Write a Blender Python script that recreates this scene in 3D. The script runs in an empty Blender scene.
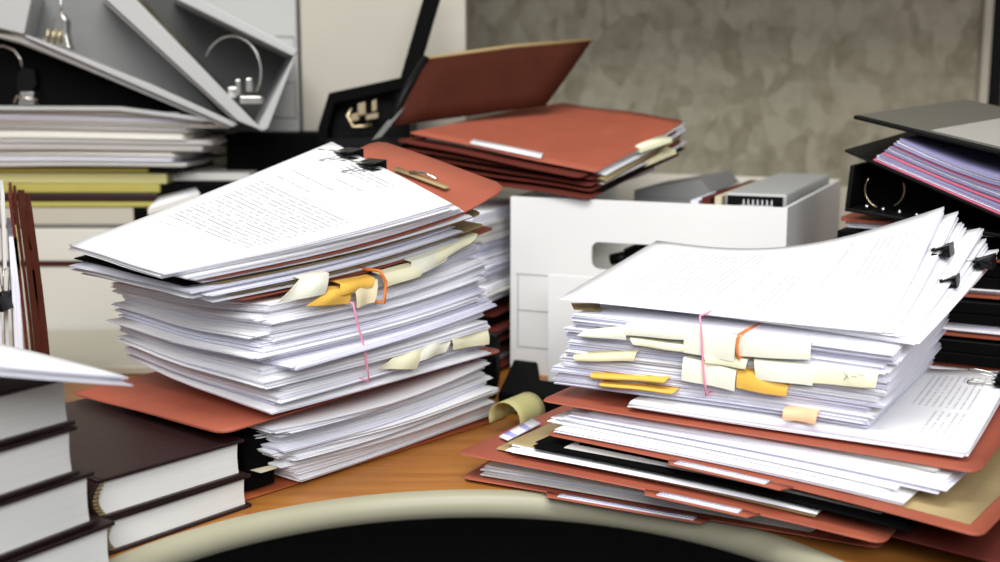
import bpy, math, random
from mathutils import Vector, Matrix
R = random.Random(7)
S = bpy.context.scene
C = S.collection
DZ = 0.74                                   # desk top above the floor
# ------------------------------------------------------------------ camera, world, lights, exposure
F = 1200.0; PITCH = math.atan(201/1200.0); H = 0.36
cp, sp = math.cos(PITCH), math.sin(PITCH)
cam = bpy.data.cameras.new('camera'); cam.sensor_width = 36; cam.lens = F/1000*36
cam.clip_start = 0.02
camo = bpy.data.objects.new('camera', cam); C.objects.link(camo)
camo.location = (0, 0, H+DZ); camo.rotation_euler = (math.pi/2-PITCH, 0, 0)
cam.dof.use_dof = True; cam.dof.focus_distance = 1.06; cam.dof.aperture_fstop = 4.5
S.camera = camo
W = bpy.data.worlds.new('world'); S.world = W; W.use_nodes = True
W.node_tree.nodes['Background'].inputs[0].default_value = (0.90, 0.93, 1.0, 1)
W.node_tree.nodes['Background'].inputs[1].default_value = 0.24
def area(name, loc, sx, sy, power, col, aim):
    l = bpy.data.lights.new(name, 'AREA'); l.shape = 'RECTANGLE'; l.size = sx; l.size_y = sy
    l.energy = power; l.color = col
    o = bpy.data.objects.new(name, l); C.objects.link(o); o.location = loc
    o.rotation_euler = (Vector(aim)-Vector(loc)).to_track_quat('-Z', 'Y').to_euler()
area('ceiling_fluorescent', (-0.3, 0.25, 2.5), 1.6, 0.6, 30, (1, 0.99, 0.97), (-0.1, 1.1, 0.8))
area('ceiling_fluorescent', (0.2, -1.3, 2.15), 1.8, 0.9, 40, (0.97, 0.98, 1), (0.1, 1.1, 0.8))
S.view_settings.view_transform = 'Standard'; S.view_settings.look = 'None'
S.view_settings.exposure = 0.40; S.view_settings.gamma = 1; S.view_settings.use_curve_mapping = False

def at(px, py, y):                          # point of the place seen at a pixel, y metres in front of the camera
    a = (px-500)/F; b = (281-py)/F
    r = Vector((a, cp+b*sp, -sp+b*cp)); r *= y/r.y
    return Vector((r.x, r.y, r.z+H))
def atz(px, py, z):
    a = (px-500)/F; b = (281-py)/F
    r = Vector((a, cp+b*sp, -sp+b*cp)); r *= (z-H)/r.z
    return Vector((r.x, r.y, z))
# ------------------------------------------------------------------ materials
M = {}
def mat(name, col, rough=0.6, metal=0.0, noise=0.0, nscale=30, bump=0.0, bscale=80, spec=0.5, alpha=1.0):
    m = bpy.data.materials.new(name); m.use_nodes = True; n = m.node_tree.nodes; L = m.node_tree.links
    b = n['Principled BSDF']; b.inputs['Base Color'].default_value = (*col, 1)
    b.inputs['Roughness'].default_value = rough; b.inputs['Metallic'].default_value = metal
    b.inputs['Specular IOR Level'].default_value = spec
    tc = n.new('ShaderNodeTexCoord')
    if noise:
        t = n.new('ShaderNodeTexNoise'); t.inputs['Scale'].default_value = nscale; t.inputs['Detail'].default_value = 4
        L.new(tc.outputs['Object'], t.inputs['Vector'])
        r = n.new('ShaderNodeMapRange'); r.inputs['From Min'].default_value = .3; r.inputs['From Max'].default_value = .7
        r.inputs['To Min'].default_value = 1-noise; r.inputs['To Max'].default_value = 1+noise*.4
        L.new(t.outputs['Fac'], r.inputs['Value'])
        x = n.new('ShaderNodeVectorMath'); x.operation = 'SCALE'; x.inputs[0].default_value = col
        L.new(r.outputs['Result'], x.inputs['Scale']); L.new(x.outputs['Vector'], b.inputs['Base Color'])
    if bump:
        t2 = n.new('ShaderNodeTexNoise'); t2.inputs['Scale'].default_value = bscale; t2.inputs['Detail'].default_value = 3
        L.new(tc.outputs['Object'], t2.inputs['Vector'])
        bp = n.new('ShaderNodeBump'); bp.inputs['Strength'].default_value = bump; bp.inputs['Distance'].default_value = .002
        L.new(t2.outputs['Fac'], bp.inputs['Height']); L.new(bp.outputs['Normal'], b.inputs['Normal'])
    M[name] = m; return m
def edge_mat(name, col, dark, scale=2600):
    """the cut edges of many sheets: fine tone lines along the thickness (uv.y in metres)"""
    m = mat(name, col, 0.75, spec=.2); n = m.node_tree.nodes; L = m.node_tree.links
    uv = n.new('ShaderNodeUVMap'); mp = n.new('ShaderNodeMapping'); mp.inputs['Scale'].default_value = (6, scale, 1)
    L.new(uv.outputs[0], mp.inputs['Vector'])
    t = n.new('ShaderNodeTexNoise'); t.inputs['Scale'].default_value = 1; t.inputs['Detail'].default_value = 2
    L.new(mp.outputs[0], t.inputs['Vector'])
    r = n.new('ShaderNodeValToRGB'); r.color_ramp.elements[0].position = .36; r.color_ramp.elements[1].position = .56
    r.color_ramp.elements[0].color = (*dark, 1); r.color_ramp.elements[1].color = (*col, 1)
    L.new(t.outputs['Fac'], r.inputs['Fac']); L.new(r.outputs['Color'], n['Principled BSDF'].inputs['Base Color'])
    return m
def print_mat(name, paper, ink, blocks, swap=False, flip=False, pitch=.0042, strength=.6, wordscale=260):
    """rows of small print on a sheet; blocks = (u0,u1,v0,v1) in metres, rows run along u (v when swap)"""
    m = mat(name, paper, 0.62, spec=.25); n = m.node_tree.nodes; L = m.node_tree.links
    uv = n.new('ShaderNodeUVMap'); s = n.new('ShaderNodeSeparateXYZ'); L.new(uv.outputs[0], s.inputs[0])
    def mth(op, a, b=None, c=None):
        q = n.new('ShaderNodeMath'); q.operation = op
        for i, v in enumerate((a, b, c)):
            if v is None: continue
            if isinstance(v, (int, float)): q.inputs[i].default_value = v
            else: L.new(v, q.inputs[i])
        return q.outputs[0]
    U, V = s.outputs[0], s.outputs[1]
    along, across = (V, U) if swap else (U, V)
    k = mth('DIVIDE', across, pitch); row = mth('FLOOR', k); fr = mth('FRACT', k)
    line = mth('MULTIPLY', mth('GREATER_THAN', fr, .32), mth('LESS_THAN', fr, .68))
    cx = n.new('ShaderNodeCombineXYZ')
    L.new(mth('MULTIPLY', along, wordscale), cx.inputs[0]); L.new(mth('MULTIPLY', row, 7.31), cx.inputs[1])
    t = n.new('ShaderNodeTexNoise'); t.inputs['Scale'].default_value = 1; t.inputs['Detail'].default_value = 3
    L.new(cx.outputs[0], t.inputs['Vector'])
    words = mth('GREATER_THAN', t.outputs['Fac'], .42)
    tot = None
    for (a, b, c, d) in blocks:
        x = mth('MULTIPLY', mth('MULTIPLY', mth('GREATER_THAN', U, a), mth('LESS_THAN', U, b)),
                mth('MULTIPLY', mth('GREATER_THAN', V, c), mth('LESS_THAN', V, d)))
        tot = x if tot is None else mth('MAXIMUM', tot, x)
    f = mth('MULTIPLY', mth('MULTIPLY', mth('MULTIPLY', line, words), tot), strength)
    mx = n.new('ShaderNodeMix'); mx.data_type = 'RGBA'
    L.new(f, mx.inputs[0]); mx.inputs[6].default_value = (*paper, 1); mx.inputs[7].default_value = (*ink, 1)
    L.new(mx.outputs[2], n['Principled BSDF'].inputs['Base Color'])
    return m
PW = (.86, .86, .865)
mat('paper', PW, .65, spec=.25); mat('paper_cool', (.80, .80, .87), .65, spec=.25); mat('paper_warm', (.84, .82, .76), .7, spec=.2)  # paper_cool holds the bluish cast of cool light in its colour
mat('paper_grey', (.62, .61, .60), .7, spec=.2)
edge_mat('edge', (.88, .88, .94), (.60, .60, .74)); edge_mat('edge_cool', (.78, .78, .90), (.46, .46, .64))  # lavender of cool light and shadow mixed into these edge colours
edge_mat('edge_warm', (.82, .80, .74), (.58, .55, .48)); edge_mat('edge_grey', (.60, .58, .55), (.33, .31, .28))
edge_mat('edge_colour', (.34, .32, .46), (.20, .17, .32)); mat('edge_pink', (.60, .12, .19), .6)
edge_mat('book_pages', (.86, .85, .81), (.74, .73, .68), 3000)
mat('folder_red', (.355, .090, .050), .55, noise=.10, nscale=25, bump=.15, bscale=400, spec=.3)
mat('folder_red_dark', (.105, .022, .015), .7, noise=.1, nscale=25, spec=.1)
mat('folder_brown', (.060, .016, .009), .8, spec=.05, noise=.1); mat('folder_orange', (.42, .10, .035), .5, noise=.08)
mat('manila', (.36, .27, .13), .6, noise=.08, spec=.25); mat('manila_pale', (.62, .55, .38), .6)
mat('kraft', (.32, .23, .10), .6)
mat('yellow_pad', (.40, .355, .075), .6, noise=.05); mat('yellow_pale', (.50, .47, .20), .6)
mat('note_yellow', (.85, .83, .58), .55, spec=.25); mat('note_pale', (.82, .82, .68), .55, spec=.25)
mat('note_gold', (.78, .47, .08), .5, spec=.3); mat('note_peach', (.92, .55, .32), .55); mat('note_tan', (.80, .72, .46), .55)
mat('black', (.003, .003, .003), .45, spec=.15); mat('black_matte', (.0025, .0025, .0025), .85, spec=.06)
mat('black_vinyl', (.003, .003, .003), .45, bump=.1, bscale=500, spec=.2)
mat('metal', (.62, .60, .55), .25, 1.0); mat('brass', (.55, .45, .28), .3, 1.0)
mat('rubber_pink', (.90, .30, .45), .5); mat('rubber_orange', (.80, .22, .04), .5); mat('tape_red', (.55, .03, .05), .5)
mat('book_cover', (.022, .009, .009), .38, noise=.15, nscale=60, bump=.25, bscale=350, spec=.4)
mat('book_tan', (.22, .16, .06), .6); mat('book_grey', (.16, .16, .14), .6)
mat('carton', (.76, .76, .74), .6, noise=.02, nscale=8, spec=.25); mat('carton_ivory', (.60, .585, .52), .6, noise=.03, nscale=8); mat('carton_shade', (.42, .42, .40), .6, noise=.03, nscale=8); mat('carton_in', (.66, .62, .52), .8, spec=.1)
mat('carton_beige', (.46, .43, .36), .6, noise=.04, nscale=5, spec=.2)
mat('ink_line', (.22, .22, .22), .7); mat('ink_blue', (.10, .12, .60), .6)
mat('binder_white', (.42, .425, .415), .38, noise=.03, nscale=10, spec=.4); mat('binder_grey', (.20, .20, .195), .5); mat('binder_shade', (.05, .05, .048), .6)
mat('clear_pocket', (.11, .105, .085), .5, noise=.05)
mat('insert_sheet', (.40, .39, .35), .35, noise=.10, nscale=8)
mat('desk_edge', (.35, .335, .235), .42, noise=.04, nscale=12, spec=.4)
mat('floor_carpet', (.012, .011, .011), .95, noise=.2, nscale=200)
mat('trim_beige', (.42, .39, .31), .55); mat('desk_panel', (.03, .028, .025), .7)
print_mat('letter', PW, (.16, .16, .18),
          [(.085, .188, .022, .192), (.196, .203, .12, .19), (.212, .219, .10, .19), (.229, .236, .08, .135), (.246, .262, .07, .15), (.07, .076, .13, .19)], swap=True, pitch=.0056, strength=.75)
print_mat('printed', PW, (.12, .12, .14),
          [(.035, .135, .03, .185), (.150, .158, .03, .12), (.168, .186, .02, .11), (.205, .212, .08, .19), (.225, .262, .10, .185)], swap=True, pitch=.0060, strength=.42)
print_mat('printed_fine', PW, (.10, .10, .12), [(.012, .05, .02, .15), (.20, .262, .02, .19), (.10, .17, .03, .19)], swap=True, pitch=.0065, strength=.42)
print_mat('printed_corner', PW, (.10, .10, .12), [(.215, .262, .10, .195), (.235, .262, .01, .09)], swap=True, pitch=.0056, strength=.34)
print_mat('label_print', (.80, .80, .86), (.10, .12, .55), [(.0, .2, -.1, .1)], pitch=.0042, strength=.75, wordscale=500)
# wall fabric: mottled leaf-like patches
m = mat('wall_fabric', (.30, .27, .19), .9, spec=.1); n = m.node_tree.nodes; L = m.node_tree.links
tc = n.new('ShaderNodeTexCoord'); nz = n.new('ShaderNodeTexNoise'); nz.inputs['Scale'].default_value = 9; nz.inputs['Detail'].default_value = 2
L.new(tc.outputs['Object'], nz.inputs['Vector'])
ad = n.new('ShaderNodeMix'); ad.data_type = 'RGBA'; ad.inputs[0].default_value = .06
L.new(tc.outputs['Object'], ad.inputs[6]); L.new(nz.outputs['Color'], ad.inputs[7])
vo = n.new('ShaderNodeTexVoronoi'); vo.inputs['Scale'].default_value = 36; vo.inputs['Randomness'].default_value = 1
mp = n.new('ShaderNodeMapping'); mp.inputs['Scale'].default_value = (1, 1, .65); mp.inputs['Rotation'].default_value = (0, .5, 0)
L.new(ad.outputs[2], mp.inputs[0]); L.new(mp.outputs[0], vo.inputs['Vector'])
sx = n.new('ShaderNodeSeparateXYZ'); L.new(vo.outputs['Color'], sx.inputs[0])
n2 = n.new('ShaderNodeTexNoise'); n2.inputs['Scale'].default_value = 40; n2.inputs['Detail'].default_value = 5; L.new(tc.outputs['Object'], n2.inputs['Vector'])
am = n.new('ShaderNodeMath'); am.operation = 'MULTIPLY_ADD'; am.inputs[1].default_value = .55
L.new(sx.outputs[0], am.inputs[0]); L.new(n2.outputs['Fac'], am.inputs[2])
rp = n.new('ShaderNodeValToRGB'); rp.color_ramp.elements[0].position = .30; rp.color_ramp.elements[1].position = 1.1
rp.color_ramp.elements[0].color = (.175, .157, .105, 1); rp.color_ramp.elements[1].color = (.315, .295, .225, 1)
L.new(am.outputs[0], rp.inputs[0]); L.new(rp.outputs[0], n['Principled BSDF'].inputs['Base Color'])
# desk laminate: orange wood
m = mat('desk_wood', (.5, .2, .05), .38, spec=.4); n = m.node_tree.nodes; L = m.node_tree.links
tc = n.new('ShaderNodeTexCoord'); mp = n.new('ShaderNodeMapping'); mp.inputs['Scale'].default_value = (3, 40, 3); mp.inputs['Rotation'].default_value = (0, 0, .5)
nz = n.new('ShaderNodeTexNoise'); nz.inputs['Scale'].default_value = 2; nz.inputs['Detail'].default_value = 6
L.new(tc.outputs['Object'], mp.inputs[0]); L.new(mp.outputs[0], nz.inputs['Vector'])
rp = n.new('ShaderNodeValToRGB'); rp.color_ramp.elements[0].position = .3; rp.color_ramp.elements[1].position = .75
rp.color_ramp.elements[0].color = (.30, .110, .02, 1); rp.color_ramp.elements[1].color = (.44, .185, .04, 1)
L.new(nz.outputs['Fac'], rp.inputs[0]); L.new(rp.outputs[0], n['Principled BSDF'].inputs['Base Color'])

# ------------------------------------------------------------------ mesh builder
class MB:
    def __init__(s): s.v = []; s.f = []; s.uv = []; s.mi = []; s.sm = []
    def face(s, idx, uv=None, mi=0, smooth=False):
        s.f.append(idx); s.uv.append(uv or [(0, 0)]*len(idx)); s.mi.append(mi); s.sm.append(smooth)
    def add(s, pts): b = len(s.v); s.v += [Vector(p) for p in pts]; return b
    def slab(s, top, bot, w, l, mi=(0, 1), smooth=True, z0=0.0, th=None):
        """top/bot: grids [j][i] of points; w,l metre sizes for uv"""
        nv, nu = len(top)-1, len(top[0])-1
        a = s.add([p for r in top for p in r]); b = s.add([p for r in bot for p in r]); k = nu+1
        for j in range(nv):
            for i in range(nu):
                q = [j*k+i, j*k+i+1, (j+1)*k+i+1, (j+1)*k+i]
                uv = [(i/nu*l, j/nv*w), ((i+1)/nu*l, j/nv*w), ((i+1)/nu*l, (j+1)/nv*w), (i/nu*l, (j+1)/nv*w)]
                s.face([a+x for x in q], uv, mi[0], smooth)
                s.face([b+x for x in reversed(q)], list(reversed(uv)), mi[0], smooth)
        if th is None: th = (top[0][0]-bot[0][0]).length
        def side(c):
            d = 0
            for (p, q) in zip(c[:-1], c[1:]):
                e = d+.03
                s.face([b+p, b+q, a+q, a+p], [(d, z0), (e, z0), (e, z0+th), (d, z0+th)], mi[1]); d = e
        side([i for i in range(k)]); side([j*k+nu for j in range(nv+1)])
        side([nv*k+i for i in range(nu, -1, -1)]); side([j*k for j in range(nv, -1, -1)])
    def box(s, o, a, b, c, mi=0):
        """corner o and three edge vectors (right-handed)"""
        o, a, b, c = map(Vector, (o, a, b, c))
        if a.cross(b).dot(c) < 0: a, b = b, a
        i = s.add([o, o+a, o+a+b, o+b, o+c, o+a+c, o+a+b+c, o+b+c])
        la, lb, lc = a.length, b.length, c.length
        for q, (x, y) in (((0, 3, 2, 1), (lb, la)), ((4, 5, 6, 7), (la, lb)), ((0, 1, 5, 4), (la, lc)), ((1, 2, 6, 5), (lb, lc)), ((2, 3, 7, 6), (la, lc)), ((3, 0, 4, 7), (lb, lc))):
            s.face([i+t for t in q], [(0, 0), (x, 0), (x, y), (0, y)], mi)
    def prism(s, pts, d, mi=0):
        """polygon pts extruded by vector d"""
        pts = [Vector(p) for p in pts]; d = Vector(d); n = len(pts)
        nrm = Vector((0, 0, 0))
        for k in range(n): nrm += pts[k].cross(pts[(k+1) % n])
        if nrm.dot(d) > 0: pts.reverse()
        a = s.add(pts); b = s.add([p+d for p in pts])
        s.face([a+k for k in range(n)], None, mi); s.face([b+k for k in range(n-1, -1, -1)], None, mi)
        for k in range(n):
            q = (k+1) % n; e = (pts[q]-pts[k]).length
            s.face([a+q, a+k, b+k, b+q], [(e, 0), (0, 0), (0, d.length), (e, d.length)], mi)
    def tube(s, path, r, mi=0, sides=8, closed=False):
        path = [Vector(p) for p in path]; n = len(path); rings = []
        for k in range(n):
            if closed: t = path[(k+1) % n]-path[k-1]
            else: t = path[min(k+1, n-1)]-path[max(k-1, 0)]
            t.normalize(); x = t.orthogonal() if k == 0 else (px-t*px.dot(t)); x.normalize(); px = x; y = t.cross(x)
            rings.append(s.add([path[k]+(x*math.cos(a)+y*math.sin(a))*r for a in [2*math.pi*q/sides for q in range(sides)]]))
        for k in range(n if closed else n-1):
            A, B = rings[k], rings[(k+1) % n]
            for q in range(sides):
                w = (q+1) % sides; s.face([A+q, A+w, B+w, B+q], None, mi, True)
        if not closed:
            s.face([rings[0]+q for q in range(sides-1, -1, -1)], None, mi); s.face([rings[-1]+q for q in range(sides)], None, mi)
    def build(s, name, mats, parent=None, origin=None, bevel=0):
        if isinstance(mats, str): mats = [mats]
        xs = [p.x for p in s.v]; ys = [p.y for p in s.v]; zs = [p.z for p in s.v]
        if origin is None: origin = Vector(((min(xs)+max(xs))/2, (min(ys)+max(ys))/2, min(zs)))
        if parent is not None: origin = parent['_o']
        origin = Vector(origin)
        me = bpy.data.meshes.new(name); me.from_pydata([tuple(p-origin) for p in s.v], [], s.f)
        ul = me.uv_layers.new(name='UVMap'); k = 0
        for fuv in s.uv:
            for u in fuv: ul.data[k].uv = u; k += 1
        for m_ in mats: me.materials.append(M[m_])
        for p, mi, sm in zip(me.polygons, s.mi, s.sm): p.material_index = mi; p.use_smooth = sm
        me.update(); o = bpy.data.objects.new(name, me); C.objects.link(o)
        if parent is not None: o.parent = parent['o']
        else: o.location = origin+Vector((0, 0, DZ))
        if bevel:
            b = o.modifiers.new('bevel', 'BEVEL'); b.width = bevel; b.segments = 2; b.limit_method = 'ANGLE'
        return o
def thing(name, label, cat, origin, group=None):
    o = bpy.data.objects.new(name, None); C.objects.link(o); o.empty_display_size = .02
    o.location = Vector(origin)+Vector((0, 0, DZ)); tag(o, label, cat, group)
    return {'o': o, '_o': Vector(origin)}
def tag(o, label, cat, group=None):
    o['label'] = label; o['category'] = cat
    if group: o['group'] = group
    return o
def struct(o): o['kind'] = 'structure'; return o
def sub(mb, name, mats, parent_obj, root, bevel=0):
    o = mb.build(name, mats, root, bevel=bevel); o.parent = parent_obj; return o
ORD = ['topmost', 'second', 'third', 'fourth', 'fifth', 'sixth', 'seventh', 'eighth', 'ninth', 'tenth', 'eleventh', 'twelfth', 'thirteenth', 'fourteenth',
       'fifteenth', 'sixteenth', 'seventeenth', 'eighteenth', 'nineteenth', 'twentieth', 'twenty-first', 'twenty-second', 'twenty-third', 'twenty-fourth']
def orank(k): return ORD[k] if k == 0 else ORD[k]+' down'

# ------------------------------------------------------------------ piles of sheets
def rectz(A, yaw, L_, W_, zA, zB, zC, zD):
    u = Vector((math.cos(math.radians(yaw)), math.sin(math.radians(yaw)), 0)); v = Vector((-u.y, u.x, 0)); A = Vector((A[0], A[1], 0))
    P = [A, A+u*L_, A+u*L_+v*W_, A+v*W_]
    for p, z in zip(P, (zA, zB, zC, zD)): p.z = z
    return P
class Pile:
    def __init__(s, b, t, L_=.279, W_=.216, bend=None, wave=.0008):
        s.b, s.t, s.L, s.W, s.bend, s.wave = b, t, L_, W_, bend, wave; s.ph = R.uniform(0, 6)
    def pos(s, u, v, t, lift=0):
        def bl(P): return P[0]*(1-u)*(1-v)+P[1]*u*(1-v)+P[2]*u*v+P[3]*(1-u)*v
        p = bl(s.b)*(1-t)+bl(s.t)*t
        if s.bend: p = p+Vector((0, 0, s.bend(u, v, t)))
        p.z += s.wave*(math.sin(5*u+3*v+s.ph+2.3*t)+.6*math.sin(9*v-4*u+s.ph*2+3*t))+lift
        return p
    def th(s): return (s.t[0].z-s.b[0].z+s.t[1].z-s.b[1].z)/2
    def sheet(s, mb, t0, t1, du, dv, rot, l, w, nu=8, nv=6, mi=(0, 1), r=0, z0=0, cornlift=None, tab=None):
        def P(a, b, t):                                   # a,b metres on the sheet
            x, y = a-l/2, b-w/2; c, q = math.cos(rot), math.sin(rot)
            X, Y = x*c-y*q+l/2+du, x*q+y*c+w/2+dv
            k = cornlift(a/l, b/w) if cornlift else 0
            return s.pos(X/s.L, Y/s.W, t, k)
        rows = [j/nv*w for j in range(nv+1)]
        if r: rows = [0, r*.12, r*.4, r]+[r+(w-2*r)*j/nv for j in range(1, nv)]+[w-r, w-r*.4, w-r*.12, w]
        top, bot = [], []
        for b in rows:
            ins = 0
            if r:
                e = min(b, w-b)
                if e < r: ins = r-math.sqrt(max(r*r-(r-e)**2, 0))
            aa = [ins+(l-2*ins)*i/nu for i in range(nu+1)]
            top.append([P(a, b, t1) for a in aa]); bot.append([P(a, b, t0) for a in aa])
        mb.slab(top, bot, w, l, mi, z0=z0)
        if tab:
            a0, a1, d = tab; n_ = 5
            aa = [a0+(a1-a0)*i/n_ for i in range(n_+1)]; ab = [a0+.006+(a1-a0-.012)*i/n_ for i in range(n_+1)]
            mb.slab([[P(a, -d, t1) for a in ab], [P(a, .001, t1) for a in aa]], [[P(a, -d, t0) for a in ab], [P(a, .001, t0) for a in aa]], d, a1-a0, mi)
        return P
def document(pile, t0, t1, n=6, du=0, dv=0, rot=0, l=.279, w=.216, mats=('paper', 'edge'), label='', group=None, jit=.0011, name='document', cat='document', nu=8, nv=6, toplayer=None, cornlift=None, gap=.15):
    mb = MB(); d = (t1-t0)/n; nt = 2
    for k in range(n):
        last = toplayer and k == n-1
        pile.sheet(mb, t0+d*k, t0+d*(k+1-gap), du+R.gauss(0, jit), dv+R.gauss(0, jit), rot+R.gauss(0, .004), l+R.uniform(-.001, 0), w, nu, nv,
                   (2 if last else 0, 1), z0=R.uniform(0, 5), cornlift=cornlift)
    ms = list(mats)+([toplayer] if toplayer else [])
    o = mb.build(name, ms); return tag(o, label, cat, group)
KINDS = {'w': ('paper', 'edge'), 'c': ('paper_cool', 'edge_cool'), 'm': ('paper_warm', 'edge_warm'), 'g': ('paper_grey', 'edge_grey')}
KN = {'w': 'white', 'c': 'cool-lit white', 'm': 'cream', 'g': 'grey'}
def fill(pile, t0, t1, count, where, group, jit=.006, rj=.02, kinds='wwc', seed=1, lens=(.279,), n=5, dj=(0, 0), subjit=.0012, name='document', cat='document'):
    """documents from t0 up to t1; labelled by their rank from the top"""
    rr = random.Random(seed); ws = [rr.uniform(.5, 1.6) for _ in range(count)]; tot = sum(ws); t = t0
    for k in range(count):
        d = (t1-t0)*ws[k]/tot; kd = rr.choice(kinds); q = count-1-k
        document(pile, t, t+d*.93, max(3, round(n*ws[k])), dj[0]+rr.gauss(0, jit), dj[1]+rr.gauss(0, jit), rr.gauss(0, rj), l=rr.choice(lens), mats=KINDS[kd],
                 label='%s papers %s' % (KN[kd], where % orank(q)), group=group, jit=subjit, name=name, cat=cat)
        t += d
def folder(pile, t0, th_t, label, group=None, du=0, dv=0, rot=0, l=.375, w=.24, m='folder_red', r=.009, tab=None, labelstrip=None, name='pressboard_folder', cornlift=None, striplab='white printed label with blue lines', cat='folder'):
    pc = pile.pos(.5, .5, t0); T = thing(name, label, cat, pc, group)
    mb = MB(); P = pile.sheet(mb, t0, t0+th_t, du, dv, rot, l, w, 12, 8, (0, 0), r=r, cornlift=cornlift, tab=tab)
    o = mb.build('cover', [m], T)
    if labelstrip:
        a0, a1, b0, b1 = labelstrip; mb = MB(); e = t0+th_t; n_ = 6
        off = Vector((0, 0, .0006))
        g = lambda k: [[P(a0+(a1-a0)*i/n_, b, e)+off*k for i in range(n_+1)] for b in (b0, (b0+b1)/2, b1)]
        mb.slab(g(2), g(.6), b1-b0, a1-a0, (0, 0)); q = mb.build('label_strip', ['label_print'], T); q['label'] = striplab
    return T, P

# ================================================================== THE SETTING
mb = MB(); mb.box((-3, -2.2, -DZ-.02), (6, 0, 0), (0, 4.5, 0), (0, 0, .02)); struct(mb.build('floor', 'floor_carpet'))
mb = MB(); mb.box((-3, 2.12, -DZ), (6, 0, 0), (0, .08, 0), (0, 0, 2.2)); struct(mb.build('wall_back', 'wall_fabric'))
mb = MB(); mb.box((-2.2, 2.098, .0), (4.4, 0, 0), (0, .02, 0), (0, 0, .175)); struct(mb.build('trim_1', 'trim_beige', bevel=.004))
TP = thing('trim_2', '', '', (.872, 2.1, .175)); del TP['o']['label']; del TP['o']['category']; struct(TP['o'])
mb = MB(); mb.box((.845, 2.095, .175), (.018, 0, 0), (0, .022, 0), (0, 0, 1.2)); mb.build('seam_channel', 'black', TP)
mb = MB(); mb.box((.829, 2.098, .175), (.014, 0, 0), (0, .02, 0), (0, 0, 1.2)); mb.box((.871, 2.098, .175), (.02, 0, 0), (0, .02, 0), (0, 0, 1.2)); mb.build('seam_rail', 'trim_beige', TP)

mb = MB(); mb.box((-2.2, 1.76, .63), (4.4, 0, 0), (0, .36, 0), (0, 0, .40)); struct(mb.build('overhead_cabinet', 'trim_beige', bevel=.006))  # unseen overhead cabinet, added to shade the upper wall
# desk with a concave corner edge
T = thing('desk', 'corner desk with orange wood top and rounded beige front edge', 'desk', (0, 1.4, -.025))
cy, rr_ = .700, .320; arc = []
for k in range(41):
    a = math.radians(-70+140*k/40); arc.append(Vector((-.02+rr_*math.sin(a), cy+rr_*math.cos(a), 0)))
dirL = Vector((-.342, -.94, 0)); pL = arc[0]+dirL*.5; pR = arc[-1]+Vector((.342, -.94, 0))*.5
front = [Vector((-1.7, pL.y, 0)), pL]+arc+[pR, Vector((1.7, pR.y, 0))]
mb = MB(); poly = front+[Vector((1.7, 2.09, 0)), Vector((-1.7, 2.09, 0))]
i0 = mb.add([p for p in poly]); i1 = mb.add([p-Vector((0, 0, .024)) for p in poly]); n_ = len(poly)
# strip the desk into quads from the front edge to the back edge
for k in range(len(front)-1):
    a, b = front[k], front[k+1]
    A = mb.add([a, b, Vector((b.x, 2.09, 0)), Vector((a.x, 2.09, 0))]) if abs(b.x-a.x) > 1e-6 else None
    if A is not None:
        mb.face([A, A+1, A+2, A+3]); B = mb.add([p-Vector((0, 0, .024)) for p in mb.v[A:A+4]]); mb.face([B+3, B+2, B+1, B])
mb.v = mb.v; mb.build('desk_top', 'desk_wood', T)
mb = MB(); prof = [(-.003, .0006), (.004, .0006), (.009, -.002), (.012, -.008), (.0125, -.014), (.010, -.020), (.004, -.024), (-.003, -.0245)]
path = []
fr = front
for k, p in enumerate(fr):
    t = (fr[min(k+1, len(fr)-1)]-fr[max(k-1, 0)]).normalized(); nrm = Vector((t.y, -t.x, 0)); path.append((p, nrm))
rings = [mb.add([p+nr*a+Vector((0, 0, z)) for a, z in prof]) for p, nr in path]
for a, b in zip(rings[:-1], rings[1:]):
    for q in range(len(prof)-1): mb.face([a+q, a+q+1, b+q+1, b+q], None, 0, True)
q = mb.build('edge_band', 'desk_edge', T); q['label'] = 'rounded beige edge band'
for x in (-1.6, 1.55):
    mb = MB(); mb.box((x, .5, -DZ), (.04, 0, 0), (0, 1.5, 0), (0, 0, DZ-.026)); mb.build('side_panel', 'desk_panel', T)
mb = MB(); mb.box((-1.56, 2.03, -DZ), (3.11, 0, 0), (0, .02, 0), (0, 0, DZ-.026)); mb.build('back_panel', 'desk_panel', T)

# ================================================================== RIGHT STACK
lowB = rectz((-.037, 1.043), -26.7, .375, .24, .001, .001, .001, .001)
lowT = rectz((.051, 1.072), -33.2, .375, .24, .078, .078, .080, .080)
RB = Pile(lowB, lowT, .375, .24, bend=lambda u, v, t: .0022*math.sin(3.1*u)*t*(1-t)*4*(1-v)-0.004*t*(1-t)*4*u**3, wave=.0004)
GR = 'pressboard folders at the bottom of the right stack'
folder(RB, .03, .012, 'lowest brick-red folder of the right stack, hanging over the desk edge', GR, tab=(.085, .235, .011), labelstrip=(.10, .222, -.010, -.001), l=.37, du=-.002)
folder(RB, .33, .012, 'brick-red folder with a bare left corner and a slim white label, low in right stack', GR, du=-.017, dv=-.036, rot=-.077, l=.385, tab=(.19, .29, .011), labelstrip=(.205, .275, -.010, -.001))
T, P = folder(RB, .635, .012, 'terracotta folder under the thick white papers, with a long label on its front edge', GR, du=.049, dv=-.043, rot=-.12, tab=(.125, .235, .011), labelstrip=(.135, .215, -.010, -.001))
folder(RB, .965, .014, 'terracotta folder directly under the banded papers of the right stack', GR, du=.002, dv=-.026)
folder(RB, .322, .006, 'dark red folder whose end sticks out at the lower right corner', GR, du=.085, dv=-.02, rot=-.10, m='folder_red_dark')
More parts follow.
